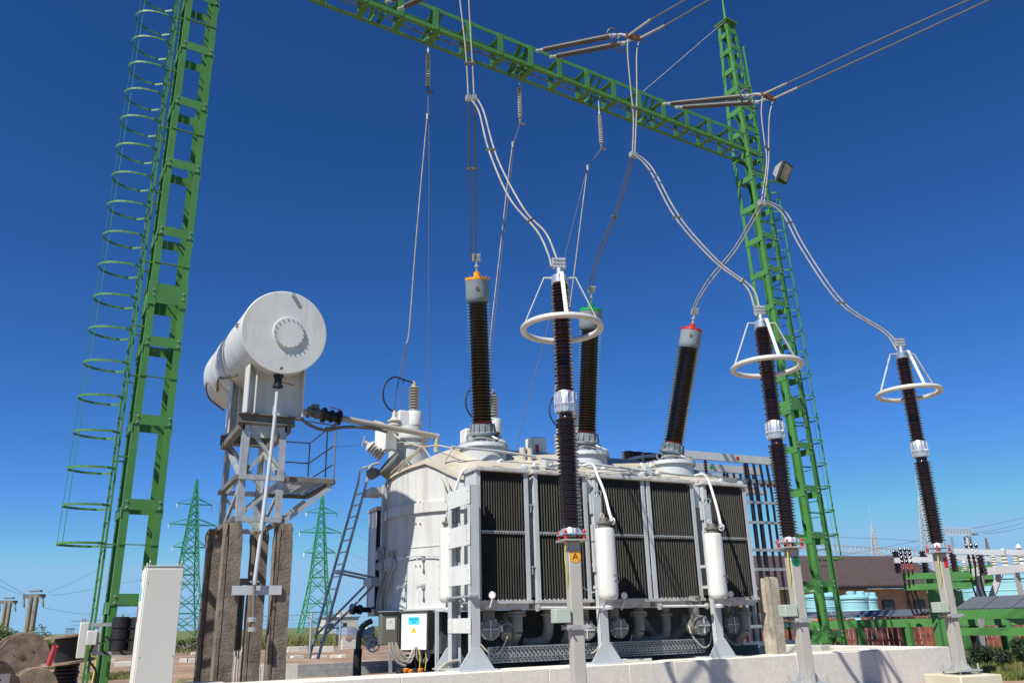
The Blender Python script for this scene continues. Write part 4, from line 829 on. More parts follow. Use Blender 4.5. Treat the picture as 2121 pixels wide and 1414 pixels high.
# oil pipe with relay and valve
OP=T('oil_pipe','pale oil pipe with relay and black valve running from conservator over to the transformer','pipe',at(750,875,Y=15.8))
a,b=at(612,848,Y=14.7),at(908,904,Y=15.0)
def on(t): return a+(b-a)*t
MB().tube([a,on(.08)-Z_*.02],.06,12).tube([on(.24),b],.055,14).o('pipe',BEIGE,OP)
d=(b-a).normalized()
MB().lathe([(.06,0),(.11,.01),(.11,.04),(.07,.05),(.08,.12),(.10,.16),(.10,.22),(.07,.26),(.11,.30),(.11,.34),(.06,.35)],on(.075),d,20).box(on(.125)+Z_*.12,(.13,.11,.08)).o('gas_relay',DSTEEL,OP)
MB().lathe([(.06,0),(.14,.01),(.14,.06),(.09,.07),(.09,.16),(.12,.17),(.12,.21),(.09,.22),(.09,.30),(.14,.31),(.14,.36),(.06,.37)],on(.17),d,20).o('valve',BLACK,OP)
MB().bar(on(.22)+Z_*.17,on(.30)+Z_*.16,.02,.012).o('valve_handle',REDM,OP)
MB().tube([on(.0)-Z_*.03,on(.08)-Z_*.22,on(.2)-Z_*.28,on(.32)-Z_*.16,on(.5)-Z_*.08,on(.62)-Z_*.10],.03,8,4).tube([on(.2)-Z_*.24,on(.35)-Z_*.14,on(.55)-Z_*.09],.02,8,4).o('cable',DSTEEL,OP)
MB().cyl(on(.985),on(.985)-Z_*.32,.055,n=12).o('down_stub',BEIGE,OP)
# access ladder
LD=T('access_ladder','grey steel access ladder leaning against the left end of the transformer','ladder',at(650,1360,Y=17.0))
b0,t0=at(640,1363,Y=16.6),at(742,1000,Y=16.6); off=V((.06,-.42,0))
tops=[at(748,972,Y=16.6),at(757,965,Y=16.6)]
for k in (0,1):
    o=off*k
    MB().tube([b0+o,t0+o],.028,8).tube([t0+o,tops[0]+o,tops[1]+o+X_*.1],.024,8,4).o('ladder_rail',GALV,LD)
for i in range(14):
    p=b0+(t0-b0)*((i+.4)/14.5); MB().bar(p,p+off,.04,.02).o('rung',GALV,LD)
k0=at(745,1203,Y=16.6); lo=b0+(t0-b0)*.12; md=b0+(t0-b0)*.47
for k in (0,1): o=off*k; MB().tube([lo+o,k0+o+X_*.2],.022,8).tube([md+o,k0+o+X_*.35],.022,8).o('ladder_brace',GALV,LD)
MB().bar(md+off*.0,md+off,.05,.05).o('ladder_brace',GALV,LD)
# ================================================================ concrete walls
WT=.925
WL=T('concrete_wall','long low cast concrete wall in front of the transformer','wall',(8,11.8,GZ))
xs=[1.95,4.2,6.55,8.0,8.9,11.6,13.6,15.75]
for a,c in zip(xs,xs[1:]): MB().bb(a+.003,c-.003,11.6,12.35,-.2,WT).o('wall_panel',CONC,WL,bev=.008)
MB().bb(8.05,8.75,12.0,12.3,WT+.003,WT+.05).o('wall_cap_strip',WBLK,WL)
tag(MB().bb(15.35,15.75,12.36,22,-.2,WT-.004).o('side_wall',CONC,loc=(14.3,17,GZ),bev=.01),'low concrete side wall running back behind the third arrester','wall')
tag(MB().bb(1.45,1.944,11.55,12.6,-.2,WT+.02).o('wall_block',WBLK,loc=(1.7,12,GZ),bev=.012),'short pale wall block at the left end of the long concrete wall','concrete block')
p=at(588,1392,Y=17.6); bk=T('slab_screen','grey ribbed concrete slab standing behind the old concrete pillars','concrete slab',(p.x,17.6,GZ))
for i in range(4): MB().bb(3.22+.24*i,3.45+.24*i,17.5,17.62,GZ-.2,.93).o('slab',CONC,bk)
p=at(496,1388,Y=17.4); tag(MB().bb(2.45,2.85,17.3,17.5,GZ-.2,.9).o('concrete_block',CONC,loc=(2.6,17.4,GZ),bev=.01),'grey concrete block seen between the left pair of old pillars','concrete block')
# C foundation, post by radiators
tag(MB().prism([(-.42,-.42),(.42,-.42),(.42,.42),(-.42,.42)],(13.52,9.82,.1),V((math.cos(.2),-math.sin(.2),0)),V((math.sin(.2),math.cos(.2),0)),Z_,.49).o('foundation_block',WBLK2:=mat('cream_concrete',(.62,.58,.45),.8,var=.08,bump=.2),loc=(13.52,9.82,.1),bev=.02),'cream concrete foundation block under the arrester with the red mark','foundation')
for x,y,s in ((5.66,9.3,'A'),(9.75,9.58,'B')): tag(MB().bb(x-.42,x+.42,y-.42,y+.42,.1,.59).o('foundation_block',WBLK2,loc=(x,y,.1),bev=.02),f'cream concrete foundation block under arrester {s} at the lower edge','foundation')
pl=pillar('weathered concrete post standing on the wall at the right end of the radiators',11.64,11.88,12.1,12.4,2.30,9,mat('tan_concrete',(.42,.375,.31),.9,var=.15,scale=5,bump=.8,bscale=25))
# ================================================================ cabinet
KB=T('control_cabinet','tall pale grey control cabinet standing in the left foreground','cabinet',(1.05,12.25,GZ))
MB().bb(.83,1.28,12.0,12.55,.35,2.40).o('cabinet_body',CAB,KB,bev=.006)
MB().bb(.822,1.288,11.99,12.558,2.402,2.415).o('cabinet_roof',CAB,KB,bev=.006)
MB().bb(.812,.828,12.04,12.54,.40,2.385).o('cabinet_door',DWHITE,KB,bev=.004)
MB().bb(.835,1.275,11.988,11.999,.38,2.37).o('front_panel',CAB,KB,bev=.004)
for x,y in ((.86,12.03),(1.25,12.03),(.86,12.5),(1.25,12.5)): MB().torus((x,y,2.455),X_,.022,.007,16,8).cyl((x,y,2.425),(x,y,2.445),.014,n=8).o('lifting_eye',GALV,KB)
MB().bb(.8095,.8115,12.20,12.40,1.98,2.17).o('blue_label',CYAN,KB); text('H',.08,(.809,12.30,2.10),-Y_,Z_,INKB,KB); text('4',.08,(.809,12.30,2.02),-Y_,Z_,INKB,KB)
MB().bb(.80,.811,12.43,12.46,1.72,1.92).o('door_handle',BRASS,KB); MB().cyl((.811,12.44,2.25),(.805,12.44,2.25),.012,n=10).o('lock',DSTEEL,KB)
for z in (.6,1.3,2.2):
    for x in (.86,1.25): MB().cyl((x,11.99,z),(x,11.982,z),.006,n=8).o('screw',DSTEEL,KB)
tag(MB().bb(.76,1.36,11.9,12.65,.1,.345).o('cabinet_plinth',WBLK,loc=(1.05,12.25,.1),bev=.01),'low concrete plinth under the pale control cabinet','plinth')
# equipment on the left tower
BR=T('equipment_bracket','perforated steel bracket bars across the left gantry tower carrying counters','bracket',at(235,1320,Y=14.2))
p,q=at(188,1293,Y=14.2),at(298,1291,Y=14.2); MB().bar(p,q,.03,.05).o('bracket_bar',GALV,BR)
p,q=at(188,1352,Y=14.2),at(298,1352,Y=14.2); MB().bar(p,q,.03,.05).o('bracket_bar',GALV,BR)
MB().bar(at(202,1290,Y=14.21),at(197,1355,Y=14.21),.06,.02).o('bracket_bar',LGREY,BR)
for px,w,nm in ((244,.12,'left black ribbed cylinder on the bracket of the left gantry tower'),(279,.12,'right black ribbed cylinder on the tower bracket, beside the pale cabinet')):
    p=at(px,1347,Y=14.1); k=T('ribbed_insulator',nm,'insulator',p,'black ribbed cylinders on the tower bracket')
    pr=[]
    for i in range(3): z=i*.157; pr+=[(w,z),(w+.008,z+.01),(w+.004,z+.14),(w-.012,z+.147),(w-.012,z+.156)]
    MB().lathe(pr+[(w-.02,.475)],p,n=28).o('body',BLACK,k); MB().cyl(p+Z_*.475,p+Z_*.51,.02,n=10).o('stud',GALV,k)
    MB().tube([p+V((-.1,-.02,.12)),p+V((-.19,-.05,.2)),p+V((-.2,-.04,.0)),p+V((-.1,0,-.05))],.010,6,5).tube([p+V((-.1,-.06,.1)),p+V((-.16,-.09,.17)),p+V((-.22,-.08,.05)),p+V((-.12,-.03,-.05))],.008,6,5).o('lead',BLACK,k)
p=at(190,1320,Y=14.15); jb=T('junction_box','small white junction box on the ladder side of the left gantry tower','box',p); MB().box(p,(.14,.13,.20)).o('box_body',WHITE,jb,bev=.01); MB().box(p-X_*.077,(.012,.11,.16)).o('box_lid',LGREY,jb)
MB().tube([p-Z_*.1,p+V((.03,0,-.25)),p+V((.1,.02,-.32)),p+V((.06,.02,-.9))],.012,6,4).o('yellow_cable',YELG,jb); MB().tube([p+V((.03,0,-.1)),p+V((.0,0,-.3)),p+V((.12,.02,-.5)),p+V((.05,.02,-1.0))],.018,6,4).o('black_cable',BLACK,jb)
p=at(171,1325,Y=14.45); tag(MB().box(p,(.12,.26,.50)).o('meter_box',CAB,loc=p,bev=.012),'beige box behind the ladder at the foot of the left gantry tower','box')
# ================================================================ cable reels, left foreground
def disc(p,n,r,t,nm,par):
    o=MB().lathe([(.05,0),(r-.01,0),(r,.008),(r,t-.008),(r-.01,t),(.05,t)],p,n,48); o=o.o(nm,WOODR,par); return o
def reel(label,p,n,r,w,core,cm):
    n=V(n).normalized(); t=T('cable_reel',label,'cable reel',(p.x,p.y,GZ),'wooden cable reels left of the gantry tower')
    disc(p,n,r,.05,'flange',t); disc(p+n*w,n,r,.05,'flange',t)
    MB().cyl(p+n*.05,p+n*w,core,n=32).o('drum',cm,t); MB().cyl(p-n*.006,p+n*.01,.07,n=20).o('hub_plate',BRASS,t)
    x,y,z=frame(n)
    for a in (.4,2.5,4.6): MB().cyl(p+x*(math.cos(a)*core*.8)+y*(math.sin(a)*core*.8)-n*.012,p+x*(math.cos(a)*core*.8)+y*(math.sin(a)*core*.8)+n*.01,.022,n=10).o('tie_rod_nut',DSTEEL,t)
    return t
p=at(47,1366,d=23); reel('largest grey weathered wooden cable reel standing at far left',V((p.x,p.y,GZ+.68)),(-.25,1,0),.68,.6,.35,BLACK)
p=at(71,1424,d=14.5); reel('smaller brown wooden cable reel in front of the largest one',V((p.x,p.y,GZ+.36)),(-.15,1,0),.385,.35,.2,BLACK)
p=at(-22,1414,d=14); t3=reel('wooden cable reel with a white paper label at the left photo edge',V((p.x,p.y,GZ+.45)),(-.6,1,0),.47,.4,.25,BLACK)
q=V((p.x,p.y,GZ+.5)); nn=V((-.6,1,0)).normalized(); MB().box(q-nn*.008+nn.cross(Z_)*.20+Z_*.05,(.26,.004,.24),(nn.cross(Z_),nn,Z_)).o('paper_label',LABW,t3)
p=at(140,1370,d=20); RS=T('cable_reel','wooden cable reel of black cable lying flat, upper end tilted, behind the red tube','cable reel',(p.x,p.y,p.z),'wooden cable reels left of the gantry tower')
ti=V((-.10,-.02,1)).normalized()
MB().lathe([(.05,-.03),(.60,-.03),(.60,.02),(.05,.02)],p,ti,40).o('flange',WOODR,RS); MB().lathe([(.05,.58),(.52,.58),(.52,.63),(.05,.63)],p,ti,40).o('flange',WOODR,RS); MB().cyl(p+ti*.02,p+ti*.58,.30,n=32).o('drum',BLACK,RS)
q=p-Z_*(p.z-GZ-.02); b=MB()
for i in range(7): b.torus(q+Z_*(.05+i*.085),Z_,.24+.015*math.sin(i*2.1),.045,36,10)
tag(b.o('pipe_coil',BLACK,loc=q),'coil of black corrugated pipe under the flat lying cable reel','coil')
a,c=at(101,1376,d=19),at(115,1337,d=19); tag(MB().lathe([(.062,0),(.062,(c-a).length),(.05,(c-a).length),(.05,.02)],a,c-a,24).o('red_tube',REDT,loc=a),'short pinkish red plastic tube leaning beside the cable reels','tube')
# ================================================================ ground
def sheet(name,pts,z,ma,sub=None):
    b=MB(); b.add([V((x,y,z)) for x,y in pts],[tuple(range(len(pts)))]); o=b.o(name,ma); o['kind']='structure'; return o
sheet('ground',[(-3000,-400),(4000,-400),(4000,4000),(-3000,4000)],GZ-.008,FIELD)
def uneven(name,x0,x1,y0,y1,nx,ny,z,amp,ma):
    vs=[];fs=[]
    for j in range(ny+1):
        for i in range(nx+1):
            x=x0+(x1-x0)*i/nx; y=y0+(y1-y0)*j/ny; e=min(i,nx-i,j,ny-j)
            vs.append(V((x,y,z+(amp*(noise.noise(V((x*.45,y*.45,3)))+.5*noise.noise(V((x*1.4,y*1.4,7)))) if e>0 else -.02))))
            if i<nx and j<ny: k=j*(nx+1)+i; fs.append((k,k+1,k+nx+2,k+nx+1))
    o=MB().add(vs,fs).o(name,ma,ang=60); o['kind']='structure'; return o
uneven('soil_yard',-30,60,3,62,180,118,GZ+.02,.05,SOIL)
sheet('gravel_pit',[(2.2,12.36),(14.08,12.36),(14.08,19),(2.2,19)],GZ+.16,GRV)
# far grass ridge on the left
b=MB(); vs=[];fs=[]
for j in range(9):
    for i in range(60):
        x=-60+i*3; y=62+j*7; vs.append(V((x,y,GZ+.85*math.sin(PI*j/8)*(.8+.5*noise.noise(V((x*.05,y*.05,0))))+.12*noise.noise(V((x*.4,y*.4,1)))-.05)))
        if i<59 and j<8: k=j*60+i; fs.append((k,k+1,k+61,k+60))
o=b.add(vs,fs).o('grassy_bank',FIELD,ang=60); o['kind']='structure'
def blades(name,spots,n,h,ma,seed):
    rnd=random.Random(seed); b=MB()
    for (x,y,rx,ry) in spots:
        for i in range(n):
            a=rnd.random()*2*PI; q=math.sqrt(rnd.random()); px=x+rx*q*math.cos(a); py=y+ry*q*math.sin(a)
            hh=h*(.4+rnd.random()); t=rnd.random()*2*PI; w=.006+.006*rnd.random(); dx,dy=math.cos(t)*w,math.sin(t)*w; lx,ly=(rnd.random()-.5)*hh*.9,(rnd.random()-.5)*hh*.9
            z=GZ; b.add([(px-dx,py-dy,z),(px+dx,py+dy,z),(px+lx*.4+dx*.6,py+ly*.4+dy*.6,z+hh*.6),(px+lx,py+ly,z+hh)],[(0,1,2),(0,2,3)])
    o=b.o(name,ma,ang=180); o['kind']='stuff'; return o
def gp(px,py): p=at(px,py,Z=GZ); return p
gs=[]
for px,py,rx,ry in ((2050,1372,1.6,1.2),(2090,1390,1.2,.6),(2110,1360,1.8,1.5),(2040,1400,.5,.25),(2105,1410,.6,.2),(2000,1362,1.4,1.2),(2000,1350,2,2),(2075,1350,2,2)):
    p=gp(px,py); gs.append((p.x,p.y,rx,ry))
blades('grass',gs,1500,.16,GRASSM,3)
gs=[]
for px,py,rx,ry in ((240,1400,1.0,.7),(270,1405,.8,.5),(215,1405,.6,.5),(120,1385,.6,.8),(120,1410,.4,.3)):
    p=gp(px,py); gs.append((p.x,p.y,rx,ry))
blades('grass',gs,700,.15,GRASSM,4)
gs=[]
for i in range(26): gs.append((-14+i*1.5+math.sin(i*3)*.6,60+3*math.sin(i*1.7),2,2.5))
blades('grass',gs,260,.75,GRASSM,5)
def bush(label,p,w,h,n,ls,ma,seed,cat='bush',group=None,core=True):
    rnd=random.Random(seed); t=T('bush',label,cat,p,group); b=MB(); st=MB()
    lobes=[(V((rnd.uniform(-.5,.5)*w,rnd.uniform(-.3,.3)*w,h*rnd.uniform(.3,.78))),rnd.uniform(.16,.30)*min(w,h*1.3)) for _ in range(7)]
    for c,r in lobes: st.tube([V(p),V(p)+c*.5+Z_*.02,V(p)+c],.012+.008*w,5)
    for i in range(n):
        c,r=rnd.choice(lobes); d=V((rnd.gauss(0,1),rnd.gauss(0,1),rnd.gauss(0,1))).normalized()*r*(rnd.random()**.4)
        q=V(p)+c+d; 
        if q.z<p[2]: continue
        u=V((rnd.gauss(0,1),rnd.gauss(0,1),rnd.gauss(0,.6))).normalized(); v=u.cross(V((rnd.gauss(0,1),rnd.gauss(0,1),rnd.gauss(0,1)))).normalized(); s=ls*(.6+.8*rnd.random())
        b.add([q-u*s,q+v*s*.4,q+u*s,q-v*s*.4],[(0,1,2,3)])
    b.o('foliage',ma,t,ang=180); st.o('stem',DSTEEL,t); return t
for k,(px,py,d,w,h) in enumerate(((28,1318,40,2.6,1.7),(5,1318,36,2.0,1.5),(75,1322,46,2.6,.9),(112,1330,44,2.2,.6))):
    p=at(px,py,d=d); bush(('tallest green bush behind the largest cable reel','green bush at the left photo edge behind the reels','low bush at the foot of the concrete pole pair','lowest bush, right of the largest cable reel')[k],V((p.x,p.y,GZ)),w,h,2600,.07,LEAF,20+k,group='bushes behind the cable reels')
for k,(px,d,w,h) in enumerate(((385,48,3.0,.9),(415,50,3,.75))): p=at(px,1320,d=d); bush(('dark green bush at the foot of the left pylon','low bush left of the old concrete pillars')[k],V((p.x,p.y,GZ+.3)),w,h,2400,.08,LEAF,40+k)
for k,(px,py,d,w,h) in enumerate(((1985,1340,19,1.3,.42),(2035,1340,19.5,1.6,.5),(2090,1342,19,1.6,.55),(2125,1340,18.5,1.3,.7))):
    p=at(px,py,d=d); bush(('dark low bush just right of the third arrester post','dark bush in front of the grey isolator post','dark bush before the broken red fence','tallest dark bush at the right photo edge')[k],V((p.x,p.y,GZ)),w,h,5200,.028,DLEAF,30+k,group='dark bushes along the red fence')
# scattered concrete blocks on the soil
blk=[(617,1350,42,14,1.0,'long pale concrete slab on the soil just left of the access ladder',30),(670,1350,44,14,1,'long pale concrete slab on the soil behind the access ladder foot',30),(508,1350,11,14,1,'narrow pale block between the front concrete pillars, farther off',30),
 (492,1357,18,9,1,'small pale block left of the breather tubes',26),(618,1362,26,7,1,'flat pale block in front of the long slab left of the ladder',24),(664,1362,31,7,1,'flat pale block behind the ladder foot',24),(694,1362,20,8,1,'short pale block right of the ladder foot',24),(712,1362,14,9,1,'pale block nearest the transformer end',24),
 (257,1380,40,13,1,'pale wedge ended block between left gantry tower and cabinet',20),(232,1372,15,10,1,'small pale block behind the black cylinders of the tower',24),(379,1372,18,11,1,'square pale block just right of the pale cabinet',24),(402,1372,26,11,1,'pale block beside the left old pillar',24),(405,1357,18,9,1,'small pale block farther off left of the pillars',30),(250,1360,50,8,1,'long thin concrete slab behind the left gantry tower',28),(590,1366,14,8,1,'small pale block behind the front right pillar',22)]
for px,py,w,h,_,lab,d in blk:
    p=at(px,py,Z=GZ); k=(p-EYE).dot(Fw)/FPX; wx=w*k; hh=h*k*.9
    a=R_(random.uniform(-12,12)); o=MB().prism([(-wx/2,0),(wx/2,0),(wx/2-.04,hh),(-wx/2+.04,hh)],(p.x,p.y,GZ-.03),V((math.cos(a),math.sin(a),0)),Z_,V((-math.sin(a),math.cos(a),0)),.45).o('concrete_block',WBLK,loc=p,bev=.015)
    tag(o,lab,'concrete block','pale concrete blocks lying on the soil')
# steel grid beams behind the ladder foot
for k,(ya,za) in enumerate(((19.3,.66),(20.2,.72))): tag(MB().bb(4.6,9.5,ya-.05,ya+.05,za-.08,za+.08).o('grid_beam',GALV,loc=(7,ya,za)),('nearer','farther')[k]+' grey steel beam lying low behind the foot of the access ladder','beam','grey beams behind the access ladder')
# wire fence on the left
fe=T('wire_fence','thin wire mesh fence with grey posts across the field behind the ladder','fence',(8,55,GZ))
fx=[at(px,1330,d=46).x for px in (165,205,330,520,640,703)]; fy=46
for px in (163,168,206,332,443,520,642,703): p=at(px,1340,d=46); MB().cyl((p.x,p.y,GZ),(p.x,p.y,GZ+2.1),.06,n=8).o('fence_post',GALV,fe)
pa,pb=at(140,1340,d=46),at(740,1340,d=46)
for k in range(9): MB().tube([V((pa.x,pa.y,GZ+.2+.22*k)),V((pb.x,pb.y,GZ+.2+.22*k))],.006 if k<8 else .015,5).o('fence_wire',WIRET,fe)
# distant things on the left horizon
p=at(700,1320,d=170); bl=T('low_building','tiny pale flat roofed building on the horizon left of the transformer','building',(p.x,p.y,GZ)); MB().box((p.x,p.y,GZ+1.5),(7,5,3)).o('wall',WBLK,bl); MB().box((p.x,p.y,GZ+3.1),(7.4,5.4,.25)).o('roof',DSTEEL,bl); MB().box((p.x+1,p.y,GZ+3.8),(2.4,2,1.2)).o('roof_box',CONC,bl); MB().box((p.x-1,p.y-2.53,GZ+1.5),(4,.06,1)).o('window',WINDG,bl)
for px,d,lab in ((700,120,'tiny blue container on the horizon behind the ladder'),(145,110,'tiny pale blue container on the horizon left of the tower')): p=at(px,1308,d=d); tag(MB().box((p.x,p.y,GZ+1.6),(1.1,1,.7)).box((p.x,p.y,GZ+2.0),(1.2,1.1,.1)).box((p.x,p.y,GZ+.6),(.8,.7,1.3)).o('container',mat('light_blue_sheet',(.30,.5,.7),.5) if 'light_blue_sheet' not in MATS else MATS['light_blue_sheet'],loc=p),lab,'container')
p=at(722,1326,d=50); sv=T('silver_tank','silver cylindrical tank lying on a white block behind the ladder','tank',(p.x,p.y,GZ)); MB().lathe([(.1,-.5),(.38,-.42),(.42,-.35),(.42,.35),(.38,.42),(.1,.5)],(p.x,p.y,1.15),X_+Y_*.3,28).o('shell',ALU,sv); MB().box((p.x,p.y,.6),(.9,.7,.6)).o('block_base',WBLK,sv)
# ---------------------------------------------------------------- green pylons
def pylon(label,px,py_top,d,arms,sc,rot,group,ma,H=None):
    b0=at(px,1310,d=d); tp=at(px,py_top,d=d); H=tp.z-GZ; base=V((b0.x,b0.y,GZ)); t=T('lattice_pylon',label,'pylon',base,group)
    ca,sa=math.cos(rot),math.sin(rot); e1,e2=V((ca,sa,0)),V((-sa,ca,0))
    def w(f): return H*(.115*(1-f/.38)+.052*(f/.38)) if f<.38 else H*(.052*(1-(f-.38)/.62)+.004)
    def c(i,j,f): return base+Z_*(H*f)+e1*((i-.5)*2*w(f))+e2*((j-.5)*2*w(f))
    th=H*.0045
    fs=[0,.14,.26,.38,.45,.52,.58,.64,.70,.75,.80,.85,.90,.95,1]
    for i in (0,1):
        for j in (0,1):
            b=MB()
            for a,e in zip(fs,fs[1:]): b.bar(c(i,j,a),c(i,j,e),th*1.7,th*1.7)
            b.o('leg',ma,t)
    for (a,q) in (((0,0),(1,0)),((1,0),(1,1)),((1,1),(0,1)),((0,1),(0,0))):
        b=MB()
        for k,(f,g) in enumerate(zip(fs,fs[1:])):
            b.bar(c(*a,f),c(*q,g),th,th); b.bar(c(*q,f),c(*a,g),th,th)
            if k in (1,3,5,8): b.bar(c(*a,f),c(*q,f),th*1.2,th*1.2)
            if k<3:
                mF=(f+g)/2; b.bar(c(*a,mF),(c(*a,f)+c(*q,g))/2*.5+c(*q,mF)*.5,th*.7,th*.7); b.bar(c(*q,mF),(c(*q,f)+c(*a,g))/2*.5+c(*a,mF)*.5,th*.7,th*.7)
        b.o('lattice_panel',ma,t)
    for f,l in arms:
        for s in (-1,1):
            tip=base+Z_*(H*f)+e1*(s*H*l); b=MB()
            for j in (0,1):
                b.bar(c((s+1)//2,j,f),tip,th,th); b.bar(c((s+1)//2,j,f+.04),tip,th*.8,th*.8)
                r0,r1=c((s+1)//2,j,f),c((s+1)//2,1-j,f)
                for q in (.33,.66): b.bar(r0.lerp(tip,q),r1.lerp(tip,q+.2 if q<.5 else 1),th*.6,th*.6)
            a=b.o('cross_arm',ma,t)
            MB().lathe([(th*.3,0),(th*.6,H*.004),(th*.6,H*.032),(th*.3,H*.036)],tip,V((0,0,-1))+e2*(.5*s),8).o('insulator_string',PORCW,a)
    return t,base,H,e1
P1=pylon('green lattice power pylon left of the white conservator, partly behind the pale cabinet',377,975,190,[(.835,.115),(.70,.155),(.555,.115)],1,R_(8),'green pylons in the field',PYLON)
P2=pylon('green lattice power pylon seen between the old concrete pillars and the access ladder',654,1003,200,[(.845,.115),(.70,.155),(.555,.115)],1,R_(-4),'green pylons in the field',PYLON)
# concrete pole portals
def portal(label,pxs,top,d):
    c=at(sum(pxs)/len(pxs),1310,d=d); t=T('pole_portal',label,'utility poles',(c.x,c.y,GZ),'twin concrete pole structures at far left'); tops=[]
    for px in pxs:
        q=at(px,top,d=d); MB().lathe([(.24,GZ-.2-q.z),(.18,0)],q,Z_,14).o('pole',POLEC,t); tops.append(q)
    a,b=tops[0],tops[-1]; dd=(b-a).normalized(); MB().bar(a-dd*.7-Z_*.1,b+dd*.7-Z_*.1,.26,.30).o('cross_beam',DSTEEL,t); MB().bar(a-dd*.2+Z_*.3+Y_*.5,a+dd*.8+Z_*.3-Y_*.5,.25,.14).o('cross_beam',DSTEEL,t)
    for q in (a-dd*.7,a-dd*.2,b+dd*.5): MB().lathe([(.05,0),(.09,.1),(.09,.8),(.04,.9)],q-Z_*.2,-Z_+V((.2,0,0)),8).o('insulator_string',PORCG,t)
    return a,b
A1=portal('nearer pair of concrete poles with short crossbeams, just left of the gantry ladder',[66,77],1231,72); A2=portal('farther concrete pole pair at the left photo edge',[13,22],1244,88)
wires=[]
def wire(label,pp,r=.03,group='thin distant power lines'):
    pts=crom([V(p) for p in pp],6); tag(MB().tube(pts,r,5).o('power_line',WIRET,loc=pts[0]),label,'wire',group)
wire('thin line rising from the concrete poles to the gantry ladder',[at(100,1226,d=72),at(165,1198,d=80),at(300,1128,d=110)],.012)
wire('upper thin line running right from the concrete poles',[at(100,1226,d=72),at(170,1224,d=80),at(380,1180,d=150)],.012); wire('lower thin line running right from the concrete poles',[at(90,1258,d=72),at(200,1272,d=90),at(330,1270,d=150)],.012)
wire('thin line from the left photo edge down to the concrete poles',[at(-10,1194,d=66),at(20,1212,d=69),at(55,1232,d=72)],.012); wire('lower thin line from the left photo edge to the concrete poles',[at(-10,1208,d=66),at(20,1222,d=69),at(58,1236,d=72)],.012)
wire('slack loop of wire hanging under the concrete poles',[at(55,1236,d=72),at(45,1250,d=72),at(60,1262,d=72),at(85,1240,d=72)],.012)
wire('upper thin line from the left pylon toward the frame',[at(407,1028,d=190),at(470,1046,d=170),at(560,1050,d=150)],.022); wire('middle thin line from the left pylon',[at(425,1077,d=190),at(470,1110,d=180)],.022); wire('thin line from the left pylon passing the old pillars',[at(412,1112,d=190),at(520,1118,d=170),at(640,1100,d=190)],.022)
for k,(a,m_,c) in enumerate((((688,1040),(722,1065),(790,1085)),((702,1080),(740,1108),(800,1135)),((688,1122),(735,1150),(790,1168)),((690,1130),(740,1175),(790,1190)))): wire(('top','second','third','lowest')[k]+' thin line from the right pylon passing behind the access ladder',[at(*a,d=200),at(*m_,d=150),at(*c,d=100)],.02)
wire('thin line between conservator platform and transformer',[at(695,925,Y=15.4),at(755,922,Y=15.4)],.004)
# ================================================================ right hand side
# busbar and cable rack beyond the transformer
RK=T('cable_rack','grey steel rack of upright black cables and busbars right of the transformer','cable rack',(15.8,17.2,GZ),None)
yy=16.6
def rb(px,py): return at(px,py,Y=yy)
for k,(y0,dz,pxl) in enumerate(((16.6,0,1412),(17.5,-.10,1440),(18.4,-.16,1500))):
    a=at(1412,940,Y=16.6); z=a.z+dz; MB().bb(a.x-.1+k*.3,17.05,y0-.05,y0+.05,z-.10,z+.10).o('busbar',LGREY,RK)
    b=at(1528,947,Y=16.545) if k==0 else at(1472,963,Y=17.445) if k==1 else None
    if b is not None: MB().cyl((b.x,y0-.052,z+.0),(b.x,y0-.058,z+.0),.055,n=20).o('phase_disc',(REDM,GRNP)[k],RK)
    for xx in (a.x+.75+k*.05,a.x+2.1+k*.05,16.8):
        MB().lathe(sheds(6,0,.42,.03,.065)+[(.03,.45)],(xx,y0,z-.56),n=14).o('post_insulator',(PORC if k else BRASSP),RK) if 0 else MB().lathe(sheds(6,0,.42,.03,.065)+[(.03,.45)],(xx,y0,z-.56),n=14).o('post_insulator',PORC,RK)
MB().bb(13.3,17.1,16.5,16.7,4.93,5.04).o('rack_beam',BGREY,RK); MB().bb(13.3,17.1,17.4,17.6,4.83,4.94).o('rack_beam',LGREY,RK); MB().bb(13.3,17.1,18.3,18.5,4.75,4.86).o('rack_beam',LGREY,RK)
for xx in (13.4,16.95):
    for y0 in (16.6,18.4): MB().bb(xx-.09,xx+.09,y0-.09,y0+.09,GZ,5.0).o('rack_post',LGREY,RK)
for z in (4.42,3.9,3.2,2.72,2.25,1.35): 
    for y0 in (16.45,18.2): MB().bb(14.2,17.0,y0-.03,y0+.03,z-.035,z+.035).o('rack_rail',GALV,RK)
MB().bb(13.2,16.8,16.2,16.5,.90,1.0).o('bottom_tray',GALV,RK)
ci=0
for k,(y0,zt) in enumerate(((16.6,5.45),(17.5,5.35),(18.35,5.3))):
    for i in range(5):
        x=15.62+i*.235+k*.09; b=MB(); 
        MB().tube([(x,y0-.08,zt),(x,y0-.14,4.7),(x,y0-.16,.4)],.034,8).o('cable',CABLE,RK)
        MB().lathe([(.036,0),(.042,.04),(.036,.06),(.042,.09),(.036,.14)],(x,y0-.05,4.85),n=10).o('red_termination',REDB,RK)
for xx in (14.4,): MB().bb(xx-.25,xx+.25,16.3,16.4,4.3,4.6).o('rack_plate',BGREY,RK)
